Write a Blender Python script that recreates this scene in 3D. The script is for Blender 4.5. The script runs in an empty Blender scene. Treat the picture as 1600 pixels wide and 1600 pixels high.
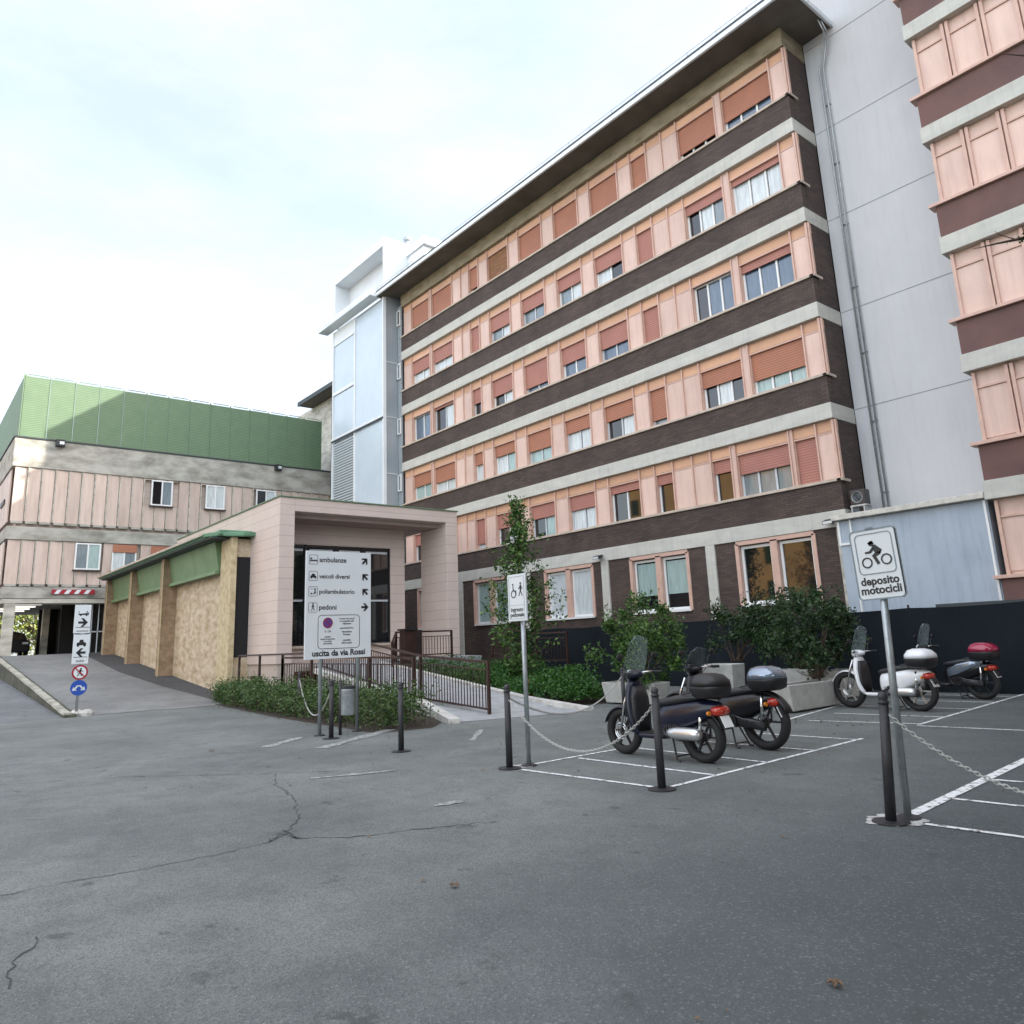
import bpy, math, random
from mathutils import Vector, Matrix
random.seed(7)
R = math.radians
S = bpy.context.scene
COL = S.collection

# ------------------------------------------------------------------ camera
cam = bpy.data.cameras.new('camera'); camo = bpy.data.objects.new('camera', cam); COL.objects.link(camo)
rv = Vector((0.63422373, 0.77200516, -0.04205118)); uv = Vector((0.19267729, -0.10514808, 0.97561229)); fv = Vector((-0.74875612, 0.62685877, 0.21543527))
m = Matrix.Identity(4)
for i in range(3):
    m[i][0] = rv[i]; m[i][1] = uv[i]; m[i][2] = -fv[i]
m[0][3], m[1][3], m[2][3] = 0, 0, 1.5
camo.matrix_world = m
cam.sensor_width = 36; cam.lens = 36*1188.153/1600
cam.shift_x = (800-814.244)/1600; cam.shift_y = (738.146-800)/1600
cam.clip_start = 0.05; cam.clip_end = 2000
S.camera = camo

# ------------------------------------------------------------------ light
SUN_AZ, SUN_EL = 37.8, 31.3            # azimuth from +Y towards +X
w = bpy.data.worlds.new('World'); S.world = w; w.use_nodes = True
nt = w.node_tree; bg = nt.nodes['Background']
sky = nt.nodes.new('ShaderNodeTexSky'); sky.sky_type = 'NISHITA'; sky.sun_disc = False
sky.sun_elevation = R(SUN_EL); sky.sun_rotation = R(SUN_AZ); sky.air_density = 1.0; sky.dust_density = 2.2; sky.ozone_density = 1.0
tc = nt.nodes.new('ShaderNodeTexCoord')
cn = nt.nodes.new('ShaderNodeTexNoise'); cn.inputs['Scale'].default_value = 2.2; cn.inputs['Detail'].default_value = 7; cn.inputs['Roughness'].default_value = .62
mp = nt.nodes.new('ShaderNodeMapping'); mp.inputs['Scale'].default_value = (1, 1, 2.6); mp.inputs['Location'].default_value = (.3, .8, .1)
cr = nt.nodes.new('ShaderNodeValToRGB'); cr.color_ramp.elements[0].position = .34; cr.color_ramp.elements[0].color = (0, 0, 0, 1)
cr.color_ramp.elements[1].position = .72; cr.color_ramp.elements[1].color = (.55, .55, .55, 1)
mx = nt.nodes.new('ShaderNodeMix'); mx.data_type = 'RGBA'
mx.inputs['B'].default_value = (1.68, 1.66, 1.62, 1)
hz = nt.nodes.new('ShaderNodeMix'); hz.data_type = 'RGBA'; hz.inputs['Factor'].default_value = .72; hz.inputs['B'].default_value = (1.0, 1.07, 1.16, 1)
nt.links.new(tc.outputs['Generated'], mp.inputs['Vector']); nt.links.new(mp.outputs[0], cn.inputs['Vector'])
nt.links.new(cn.outputs['Fac'], cr.inputs[0]); nt.links.new(cr.outputs[0], mx.inputs['Factor'])
nt.links.new(sky.outputs[0], hz.inputs['A']); nt.links.new(hz.outputs['Result'], mx.inputs['A'])
# added fill light: unseen half of the sky opposite the hospital made brighter
dp = nt.nodes.new('ShaderNodeVectorMath'); dp.operation = 'DOT_PRODUCT'; dp.inputs[1].default_value = (.66, -.56, .50)
mr = nt.nodes.new('ShaderNodeMapRange'); mr.interpolation_type = 'SMOOTHSTEP'; mr.inputs['From Min'].default_value = -.35; mr.inputs['From Max'].default_value = .6
bk = nt.nodes.new('ShaderNodeMix'); bk.data_type = 'RGBA'; bk.inputs['A'].default_value = (1, 1, 1, 1); bk.inputs['B'].default_value = (2.3, 2.15, 1.98, 1)
sc = nt.nodes.new('ShaderNodeVectorMath'); sc.operation = 'MULTIPLY'; nt.links.new(tc.outputs['Generated'], dp.inputs[0]); nt.links.new(dp.outputs['Value'], mr.inputs['Value']); nt.links.new(mr.outputs[0], bk.inputs['Factor']); nt.links.new(bk.outputs['Result'], sc.inputs[1]); nt.links.new(mx.outputs['Result'], sc.inputs[0]); nt.links.new(sc.outputs[0], bg.inputs['Color'])
bg.inputs['Strength'].default_value = 0.15
sun = bpy.data.lights.new('sun', 'SUN'); suno = bpy.data.objects.new('sun', sun); COL.objects.link(suno)
sun.energy = 2.1; sun.angle = R(0.6); sun.color = (1, .93, .82)
sd = Vector((math.sin(R(SUN_AZ))*math.cos(R(SUN_EL)), math.cos(R(SUN_AZ))*math.cos(R(SUN_EL)), math.sin(R(SUN_EL))))
suno.rotation_euler = sd.to_track_quat('Z', 'Y').to_euler(); suno.location = sd*60
S.view_settings.view_transform = 'Standard'; S.view_settings.look = 'None'
S.view_settings.exposure = 2.42; S.view_settings.gamma = 1
try: S.cycles.max_bounces = 6
except Exception: pass

# ------------------------------------------------------------------ materials
def mat(name, col, rough=.7, metal=0, var=0, vscale=3, col2=None, bump=0, bscale=40, spec=.5, stretch=(1, 1, 1), coat=0, wave=None, detail=6, lo=.35, hi=.65, isl=0, streak=0):
    """principled material: colour col..col2 mixed by noise, optional bump and a line pattern"""
    M = bpy.data.materials.new(name); M.use_nodes = True
    n = M.node_tree.nodes; L = M.node_tree.links; b = n['Principled BSDF']
    b.inputs['Roughness'].default_value = rough; b.inputs['Metallic'].default_value = metal
    b.inputs['Specular IOR Level'].default_value = spec; b.inputs['Coat Weight'].default_value = coat
    col = tuple(col)+(1,)
    if col2 is None: col2 = tuple(max(0, c*(1-var)) for c in col[:3])
    col2 = tuple(col2)+(1,)
    t = n.new('ShaderNodeTexCoord'); mpp = n.new('ShaderNodeMapping'); mpp.inputs['Scale'].default_value = stretch
    L.new(t.outputs['Object'], mpp.inputs['Vector'])
    ns = n.new('ShaderNodeTexNoise'); ns.inputs['Scale'].default_value = vscale; ns.inputs['Detail'].default_value = detail; ns.inputs['Roughness'].default_value = .6
    L.new(mpp.outputs[0], ns.inputs['Vector'])
    rp = n.new('ShaderNodeMapRange'); rp.inputs['From Min'].default_value = lo; rp.inputs['From Max'].default_value = hi
    L.new(ns.outputs['Fac'], rp.inputs['Value'])
    mm = n.new('ShaderNodeMix'); mm.data_type = 'RGBA'; mm.inputs['A'].default_value = col; mm.inputs['B'].default_value = col2
    L.new(rp.outputs[0], mm.inputs['Factor'])
    out = mm.outputs['Result']
    if wave:   # (direction vector, period, width fraction, colour)
        d, per, wd, wc = wave
        dot = n.new('ShaderNodeVectorMath'); dot.operation = 'DOT_PRODUCT'; dot.inputs[1].default_value = d
        L.new(t.outputs['Object'], dot.inputs[0])
        dv = n.new('ShaderNodeMath'); dv.operation = 'DIVIDE'; dv.inputs[1].default_value = per; L.new(dot.outputs['Value'], dv.inputs[0])
        fr = n.new('ShaderNodeMath'); fr.operation = 'FRACT'; L.new(dv.outputs[0], fr.inputs[0])
        lt = n.new('ShaderNodeMath'); lt.operation = 'LESS_THAN'; lt.inputs[1].default_value = wd; L.new(fr.outputs[0], lt.inputs[0])
        m2 = n.new('ShaderNodeMix'); m2.data_type = 'RGBA'; m2.inputs['B'].default_value = tuple(wc)+(1,)
        L.new(lt.outputs[0], m2.inputs['Factor']); L.new(out, m2.inputs['A']); out = m2.outputs['Result']
    def scaled(v, o_):
        vm = n.new('ShaderNodeVectorMath'); vm.operation = 'SCALE'; L.new(o_, vm.inputs[0]); L.new(v, vm.inputs['Scale']); return vm.outputs[0]
    if isl:
        ge = n.new('ShaderNodeNewGeometry'); r2 = n.new('ShaderNodeMapRange'); r2.inputs['To Min'].default_value = 1-isl; r2.inputs['To Max'].default_value = 1+isl*.5
        L.new(ge.outputs['Random Per Island'], r2.inputs['Value']); out = scaled(r2.outputs[0], out)
    if streak:   # rain marks running down the face
        m3 = n.new('ShaderNodeMapping'); m3.inputs['Scale'].default_value = (5, 5, .4); L.new(t.outputs['Object'], m3.inputs['Vector'])
        n3 = n.new('ShaderNodeTexNoise'); n3.inputs['Scale'].default_value = 1.4; n3.inputs['Detail'].default_value = 7; n3.inputs['Roughness'].default_value = .65; L.new(m3.outputs[0], n3.inputs['Vector'])
        r3 = n.new('ShaderNodeMapRange'); r3.inputs['From Min'].default_value = .48; r3.inputs['From Max'].default_value = .75; r3.inputs['To Min'].default_value = 1; r3.inputs['To Max'].default_value = 1-streak
        L.new(n3.outputs['Fac'], r3.inputs['Value']); out = scaled(r3.outputs[0], out)
    L.new(out, b.inputs['Base Color'])
    if bump:
        nb = n.new('ShaderNodeTexNoise'); nb.inputs['Scale'].default_value = bscale; nb.inputs['Detail'].default_value = 4
        L.new(mpp.outputs[0], nb.inputs['Vector'])
        bp = n.new('ShaderNodeBump'); bp.inputs['Strength'].default_value = bump; bp.inputs['Distance'].default_value = .02
        L.new(nb.outputs['Fac'], bp.inputs['Height']); L.new(bp.outputs[0], b.inputs['Normal'])
    return M

def asphalt(name, base, light, tint=0):
    M = bpy.data.materials.new(name); M.use_nodes = True
    n = M.node_tree.nodes; L = M.node_tree.links; b = n['Principled BSDF']
    t = n.new('ShaderNodeTexCoord')
    def noise(sc, det=4, ro=.6):
        x = n.new('ShaderNodeTexNoise'); x.inputs['Scale'].default_value = sc; x.inputs['Detail'].default_value = det; x.inputs['Roughness'].default_value = ro
        L.new(t.outputs['Object'], x.inputs['Vector']); return x.outputs['Fac']
    def rng(v, a, c, o0=0, o1=1):
        r = n.new('ShaderNodeMapRange'); r.inputs['From Min'].default_value = a; r.inputs['From Max'].default_value = c
        r.inputs['To Min'].default_value = o0; r.inputs['To Max'].default_value = o1; L.new(v, r.inputs['Value']); return r.outputs[0]
    def mix(f, a, c):
        x = n.new('ShaderNodeMix'); x.data_type = 'RGBA'
        L.new(f, x.inputs['Factor'])
        for k, v in (('A', a), ('B', c)):
            if isinstance(v, tuple): x.inputs[k].default_value = v+(1,)
            else: L.new(v, x.inputs[k])
        return x.outputs['Result']
    c = mix(rng(noise(.35, 7, .65), .38, .62), tuple(k*.86 for k in base), light)
    c = mix(rng(noise(.9, 9, .72), .50, .66, 0, .35), c, tuple(k*1.22 for k in light))
    c = mix(rng(noise(2.3, 8, .7), .46, .70, 0, .6), c, tuple(k*.62 for k in base))
    if name == 'asphalt':     # asphalt mixed darker towards the right, with a ragged border
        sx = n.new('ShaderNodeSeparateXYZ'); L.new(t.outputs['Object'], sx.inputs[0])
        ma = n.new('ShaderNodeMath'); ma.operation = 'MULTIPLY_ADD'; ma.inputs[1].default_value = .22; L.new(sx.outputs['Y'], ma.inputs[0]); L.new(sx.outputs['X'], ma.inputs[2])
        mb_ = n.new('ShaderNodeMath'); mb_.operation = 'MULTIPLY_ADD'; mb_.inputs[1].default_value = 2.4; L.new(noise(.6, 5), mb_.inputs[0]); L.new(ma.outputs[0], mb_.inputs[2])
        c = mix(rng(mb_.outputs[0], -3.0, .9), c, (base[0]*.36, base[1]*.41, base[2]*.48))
    # chips of stone, light and dark
    v = n.new('ShaderNodeTexVoronoi'); v.inputs['Scale'].default_value = 88; L.new(t.outputs['Object'], v.inputs['Vector'])
    sp = n.new('ShaderNodeSeparateColor'); L.new(v.outputs['Color'], sp.inputs[0])
    c = mix(rng(sp.outputs[0], .82, .94, 0, .32), c, tuple(k*1.5 for k in light))
    c = mix(rng(sp.outputs[1],   .62, .7, 0, .45), c, tuple(k*.45 for k in base))
    c = mix(rng(noise(190, 2), .45, .75, 0, .6), c, tuple(k*.4 for k in base))
    # scattered blots
    st = rng(noise(2.6, 5, .65), .63, .68, 0, .7)
    c = mix(st, c, tuple(k*.4 for k in base))
    L.new(c, b.inputs['Base Color'])
    b.inputs['Roughness'].default_value = .82
    bp = n.new('ShaderNodeBump'); bp.inputs['Strength'].default_value = .5; bp.inputs['Distance'].default_value = .006
    L.new(v.outputs['Distance'], bp.inputs['Height']); L.new(bp.outputs[0], b.inputs['Normal'])
    return M

def worn(name, col, under, amount):
    M = mat(name, col, .7, vscale=14, col2=under, lo=amount, hi=amount+.1, detail=8)
    return M

def glass_sheet(name, col, alpha, rough=.08):
    M = bpy.data.materials.new(name); M.use_nodes = True
    n = M.node_tree.nodes; L = M.node_tree.links; b = n['Principled BSDF']
    b.inputs['Base Color'].default_value = tuple(col)+(1,); b.inputs['Roughness'].default_value = rough; b.inputs['Alpha'].default_value = alpha; b.inputs['Specular IOR Level'].default_value = .25
    return M

def leafmat(name, a, c):
    M = bpy.data.materials.new(name); M.use_nodes = True
    n = M.node_tree.nodes; L = M.node_tree.links; b = n['Principled BSDF']
    g = n.new('ShaderNodeNewGeometry'); mm = n.new('ShaderNodeMix'); mm.data_type = 'RGBA'
    mm.inputs['A'].default_value = tuple(a)+(1,); mm.inputs['B'].default_value = tuple(c)+(1,)
    pw = n.new('ShaderNodeMath'); pw.operation = 'POWER'; pw.inputs[1].default_value = 1.7
    L.new(g.outputs['Random Per Island'], pw.inputs[0]); L.new(pw.outputs[0], mm.inputs['Factor'])
    L.new(mm.outputs['Result'], b.inputs['Base Color']); b.inputs['Roughness'].default_value = .45
    tr = n.new('ShaderNodeBsdfTranslucent'); L.new(mm.outputs['Result'], tr.inputs['Color'])
    ms = n.new('ShaderNodeMixShader'); ms.inputs[0].default_value = .25
    out = n['Material Output']; L.new(b.outputs[0], ms.inputs[1]); L.new(tr.outputs[0], ms.inputs[2]); L.new(ms.outputs[0], out.inputs['Surface'])
    return M

def brickmat(name, c1, c2, mortar, axis='XZ', w_=.25, h=.065, ms=.008):
    M = bpy.data.materials.new(name); M.use_nodes = True
    n = M.node_tree.nodes; L = M.node_tree.links; b = n['Principled BSDF']
    t = n.new('ShaderNodeTexCoord'); s = n.new('ShaderNodeSeparateXYZ'); L.new(t.outputs['Object'], s.inputs[0])
    ad = n.new('ShaderNodeMath'); ad.operation = 'ADD'; L.new(s.outputs['X'], ad.inputs[0]); L.new(s.outputs['Y'], ad.inputs[1])
    cb = n.new('ShaderNodeCombineXYZ'); L.new(ad.outputs[0], cb.inputs[0]); L.new(s.outputs['Z'], cb.inputs[1])
    br = n.new('ShaderNodeTexBrick'); L.new(cb.outputs[0], br.inputs['Vector'])
    br.inputs['Scale'].default_value = 1; br.inputs['Brick Width'].default_value = w_; br.inputs['Row Height'].default_value = h; br.inputs['Mortar Size'].default_value = ms
    br.inputs['Color1'].default_value = c1+(1,); br.inputs['Color2'].default_value = c2+(1,); br.inputs['Mortar'].default_value = mortar+(1,)
    ns = n.new('ShaderNodeTexNoise'); ns.inputs['Scale'].default_value = .9; ns.inputs['Detail'].default_value = 6; L.new(t.outputs['Object'], ns.inputs['Vector'])
    r = n.new('ShaderNodeMapRange'); r.inputs['From Min'].default_value = .3; r.inputs['From Max'].default_value = .7; r.inputs['To Min'].default_value = .75; r.inputs['To Max'].default_value = 1.2
    L.new(ns.outputs['Fac'], r.inputs['Value'])
    mu = n.new('ShaderNodeVectorMath'); mu.operation = 'SCALE'; L.new(br.outputs['Color'], mu.inputs[0]); L.new(r.outputs[0], mu.inputs['Scale'])
    L.new(mu.outputs[0], b.inputs['Base Color']); b.inputs['Roughness'].default_value = .8
    bp = n.new('ShaderNodeBump'); bp.inputs['Strength'].default_value = .4; bp.inputs['Distance'].default_value = .01; bp.invert = True
    L.new(br.outputs['Fac'], bp.inputs['Height']); L.new(bp.outputs[0], b.inputs['Normal'])
    return M

MT = {}
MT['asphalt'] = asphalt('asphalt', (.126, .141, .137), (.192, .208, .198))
MT['asphalt2'] = asphalt('asphalt_ramp', (.19, .195, .195), (.235, .24, .235))
MT['asphalt3'] = asphalt('asphalt_new', (.06, .062, .068), (.08, .082, .09))
MT['road'] = asphalt('asphalt_road', (.13, .14, .15), (.19, .2, .21))
MT['white_line'] = worn('white_line', (.75, .77, .77), (.2, .205, .205), .51)
MT['faded_line'] = worn('faded_line', (.36, .375, .365), (.165, .175, .168), .44)
MT['chalk'] = worn('chalk', (.5, .5, .48), (.17, .17, .17), .5)
MT['crack'] = mat('crack', (.05, .052, .05), .95)
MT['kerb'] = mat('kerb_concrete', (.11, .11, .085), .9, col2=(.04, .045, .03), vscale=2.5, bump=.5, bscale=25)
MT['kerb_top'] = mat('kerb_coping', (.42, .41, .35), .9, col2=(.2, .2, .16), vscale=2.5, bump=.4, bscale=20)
MT['pale_kerb'] = mat('pale_kerb', (.6, .59, .56), .8, col2=(.4, .39, .36), vscale=4, bump=.2)
MT['paving'] = mat('ramp_paving', (.36, .37, .38), .8, col2=(.27, .28, .29), vscale=3, bump=.2, wave=((0, 1, 0), .3, .03, (.2, .2, .2)))
MT['conc'] = mat('smooth_concrete', (.56, .555, .50), .8, col2=(.43, .43, .40), vscale=1.3, stretch=(1, 1, 3), bump=.15, lo=.3, hi=.75, streak=.16)
MT['conc_old'] = mat('stained_concrete', (.42, .41, .37), .9, col2=(.17, .165, .14), vscale=1.1, stretch=(1, .8, 1.7), bump=.4, bscale=9, lo=.4, hi=.72, detail=10)
MT['conc_pale'] = mat('pale_concrete', (.55, .53, .47), .85, col2=(.3, .29, .24), vscale=1.1, stretch=(1, 1, 3), bump=.2, lo=.4, hi=.7)
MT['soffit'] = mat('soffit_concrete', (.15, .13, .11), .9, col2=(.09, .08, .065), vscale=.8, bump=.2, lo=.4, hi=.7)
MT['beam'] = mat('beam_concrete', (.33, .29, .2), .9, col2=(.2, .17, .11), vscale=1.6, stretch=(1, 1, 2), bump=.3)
MT['brick'] = brickmat('brown_brick', (.055, .038, .032), (.09, .061, .051), (.034, .027, .025))
MT['brick_red'] = mat('red_brown_render', (.15, .077, .066), .75, col2=(.10, .056, .05), vscale=.7, lo=.4, hi=.65, bump=.1)
MT['pink'] = mat('pink_panel', (.68, .495, .42), .5, col2=(.62, .44, .375), vscale=1.2, lo=.35, hi=.7, isl=.10, streak=.16)
MT['pink_pale'] = mat('pale_pink_sheet', (.62, .50, .44), .55, col2=(.50, .39, .33), vscale=2.2, stretch=(1, 1, .25), lo=.42, hi=.75, isl=.12, streak=.18)
MT['pink_strip'] = mat('pink_strip', (.66, .38, .23), .55, col2=(.58, .34, .22), vscale=1.5, isl=.12)
MT['pink_frame'] = mat('pink_metal', (.60, .40, .32), .45, col2=(.52, .34, .28), vscale=4)
MT['sill'] = mat('sill_stone', (.55, .46, .38), .7, col2=(.4, .34, .28), vscale=4)
MT['shutter'] = mat('terracotta_shutter', (.42, .17, .095), .6, col2=(.36, .15, .09), vscale=2, wave=((0, 0, 1), .075, .25, (.24, .09, .055)), isl=.08)
MT['shutter2'] = mat('rose_shutter', (.42, .18, .135), .6, col2=(.36, .155, .12), vscale=2, wave=((0, 0, 1), .075, .25, (.24, .10, .08)), isl=.08)
MT['wood_sh'] = mat('wooden_shutter', (.28, .12, .04), .6, col2=(.14, .06, .02), vscale=3, stretch=(1, 1, 8))
MT['alu'] = mat('white_window_frame', (.72, .74, .74), .4)
MT['frame_grey'] = mat('grey_window_frame', (.5, .54, .57), .4)
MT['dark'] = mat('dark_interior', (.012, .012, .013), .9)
def pane(name, c, r=.06): return mat(name, c, r, spec=.9, var=.25, vscale=5, stretch=(3, 3, .4))
MT['p_white'] = pane('pane_white_curtain', (.60, .66, .68), .25)
MT['p_teal'] = pane('pane_teal_curtain', (.34, .47, .46), .2)
MT['p_blue'] = pane('pane_sky', (.10, .15, .22), .03)  # bluish sky reflection put into the pane colour
MT['p_grey'] = pane('pane_grey', (.2, .25, .28), .05)
MT['p_dark'] = pane('pane_dark', (.012, .014, .016), .03)
MT['whitewall'] = mat('white_painted_concrete', (.60, .61, .625), .75, col2=(.54, .55, .57), vscale=.5, bump=.12, lo=.3, hi=.7, streak=.07)
MT['whitewall2'] = mat('pale_blue_render', (.42, .48, .55), .8, col2=(.33, .39, .46), vscale=.9, bump=.15, lo=.3, hi=.7, streak=.22)
MT['joint'] = mat('wall_joint', (.25, .26, .27), .9)
MT['gutter'] = mat('gutter_metal', (.62, .60, .54), .5, var=.3, vscale=6)
MT['galv'] = mat('galvanised_steel', (.42, .46, .48), .38, metal=.6, var=.3, vscale=9)
MT['roofedge'] = mat('dark_roof_edge', (.035, .045, .05), .6)
MT['white_metal'] = mat('white_cladding', (.74, .78, .81), .5, var=.08, vscale=1)
MT['tower_pane'] = mat('tower_panel', (.56, .65, .73), .22, col2=(.50, .59, .67), vscale=.6, wave=((1, 0, 0), .22, .03, (.36, .46, .54)))
MT['tower_side'] = mat('tower_grey_metal', (.36, .40, .44), .4, metal=.2, var=.12, vscale=1, wave=((0, 1, 0), .1, .2, (.28, .31, .34)))
MT['louvre'] = mat('louvre_metal', (.48, .54, .58), .45, var=.1)
MT['green'] = mat('green_mesh_cladding', (.14, .215, .125), .6, col2=(.115, .185, .11), vscale=2, wave=((0, 0, 1), .09, .3, (.075, .13, .07)))
MT['green_trim'] = mat('pale_green_trim', (.13, .2, .12), .6)
MT['green_canopy'] = mat('green_painted_metal', (.10, .23, .13), .4, col2=(.08, .18, .11), vscale=2)
MT['green_wall'] = mat('green_soffit_panel', (.16, .25, .12), .55, col2=(.12, .20, .09), vscale=1.4)
MT['travertine'] = mat('travertine', (.58, .49, .37), .75, col2=(.34, .25, .14), vscale=4.2, stretch=(.55, 1, 1.15), bump=.6, bscale=14, lo=.36, hi=.68, detail=12)
MT['travertine_b'] = mat('travertine_brown', (.36, .255, .16), .75, col2=(.22, .145, .085), vscale=4, stretch=(1, .8, 1.1), bump=.35, bscale=14, lo=.35, hi=.65, detail=9)
MT['trav_edge'] = mat('travertine_edge', (.55, .47, .30), .75, col2=(.40, .31, .18), vscale=6, bump=.3, bscale=14, detail=9)
MT['pinkstone'] = mat('pink_stone_tile', (.60, .50, .445), .6, col2=(.55, .455, .405), vscale=1.3, wave=((0, 0, 1), .335, .035, (.33, .25, .22)))
MT['pinkstone_low'] = mat('pink_stone_base', (.54, .46, .41), .6, col2=(.46, .39, .34), vscale=1.3, wave=((1, 1, 0), .16, .08, (.34, .27, .24)))
MT['rust'] = mat('rust_brown_paint', (.042, .017, .013), .5, var=.4, vscale=6)
MT['rust_door'] = mat('brown_shutter_door', (.09, .032, .02), .6, var=.3, vscale=3, wave=((0, 1, 0), .09, .12, (.05, .018, .012)))
MT['net'] = mat('dark_net', (.010, .015, .020), .9, col2=(.006, .009, .013), vscale=.9, stretch=(1, 1, .5), spec=.2)
MT['post_dark'] = mat('cast_iron', (.028, .028, .032), .5, var=.4, vscale=14, bump=.1)
MT['chain'] = mat('chain_steel', (.5, .5, .48), .45, metal=.5)
MT['sign_white'] = mat('sign_white', (.66, .70, .72), .35, var=.04, vscale=2)
MT['sign_back'] = mat('sign_back', (.3, .32, .33), .4, metal=.5)
MT['ink'] = mat('sign_ink', (.012, .013, .016), .5)
MT['ink_grey'] = mat('sign_grey', (.2, .25, .28), .5)
MT['ink_purple'] = mat('sign_purple', (.09, .05, .22), .5)
MT['red'] = mat('sign_red', (.3, .012, .025), .4)
MT['blue'] = mat('sign_blue', (.015, .07, .36), .4)
MT['planter'] = mat('planter_concrete', (.44, .44, .42), .85, col2=(.34, .34, .32), vscale=5, bump=.3)
MT['soil'] = mat('soil', (.035, .025, .018), .95, bump=.6, bscale=30)
MT['bark'] = mat('bark', (.10, .07, .05), .9, var=.5, vscale=12, bump=.5)
MT['leaf'] = leafmat('leaf_green', (.02, .07, .012), (.12, .22, .04))
MT['leaf_dark'] = leafmat('leaf_dark', (.01, .032, .01), (.045, .10, .025))
MT['leaf_hedge'] = leafmat('leaf_hedge', (.016, .052, .01), (.12, .20, .05))
MT['leaf_sun'] = leafmat('leaf_sun', (.10, .16, .03), (.35, .38, .08))
MT['leaf_autumn'] = leafmat('leaf_autumn', (.10, .05, .02), (.35, .17, .05))
MT['leaf_bright'] = leafmat('leaf_bright', (.015, .07, .008), (.06, .17, .02))
MT['dry_leaf'] = mat('dry_leaf', (.20, .12, .07), .8, var=.5, vscale=10)
MT['tyre'] = mat('tyre_rubber', (.012, .012, .013), .75)
MT['rim_dark'] = mat('rim_dark', (.05, .05, .055), .35, metal=.6)
MT['rim_light'] = mat('rim_alloy', (.5, .5, .47), .3, metal=.7)
MT['paint_navy'] = mat('paint_navy', (.006, .008, .022), .3, coat=.25, spec=.35)
MT['paint_black'] = mat('paint_black', (.008, .008, .011), .32, coat=.2, spec=.35)
MT['paint_white'] = mat('paint_white', (.72, .74, .77), .22, coat=.7)
MT['paint_silver'] = mat('paint_silver', (.25, .30, .38), .2, metal=.6, coat=.6)
MT['paint_crimson'] = mat('paint_crimson', (.30, .01, .05), .2, coat=.8)
MT['plastic'] = mat('black_plastic', (.014, .014, .016), .45)
MT['seat'] = mat('seat_vinyl', (.018, .02, .024), .4)
MT['chrome'] = mat('chrome', (.75, .75, .75), .14, metal=1)
MT['silencer'] = mat('silencer_steel', (.62, .63, .64), .28, metal=.8)
MT['tail_red'] = mat('tail_light', (.42, .025, .01), .15, coat=.7)
MT['amber'] = mat('indicator', (.6, .2, .02), .2)
MT['lens'] = mat('headlight_lens', (.55, .6, .63), .08, coat=.8)
MT['plate'] = mat('number_plate', (.68, .70, .70), .4)
MT['screen'] = glass_sheet('windscreen', (.45, .55, .57), .16, .4)
MT['screen_dark'] = glass_sheet('smoked_windscreen', (.10, .13, .14), .6, .35)
MT['ochre'] = mat('ochre_render', (.50, .30, .11), .85, col2=(.38, .23, .09), vscale=.4)
MT['lampglow'] = bpy.data.materials.new('tube_lamp'); MT['lampglow'].use_nodes = True
_b = MT['lampglow'].node_tree.nodes['Principled BSDF']; _b.inputs['Emission Color'].default_value = (1, .95, .85, 1); _b.inputs['Emission Strength'].default_value = .35
_b.inputs['Base Color'].default_value = (.7, .7, .65, 1)

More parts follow.
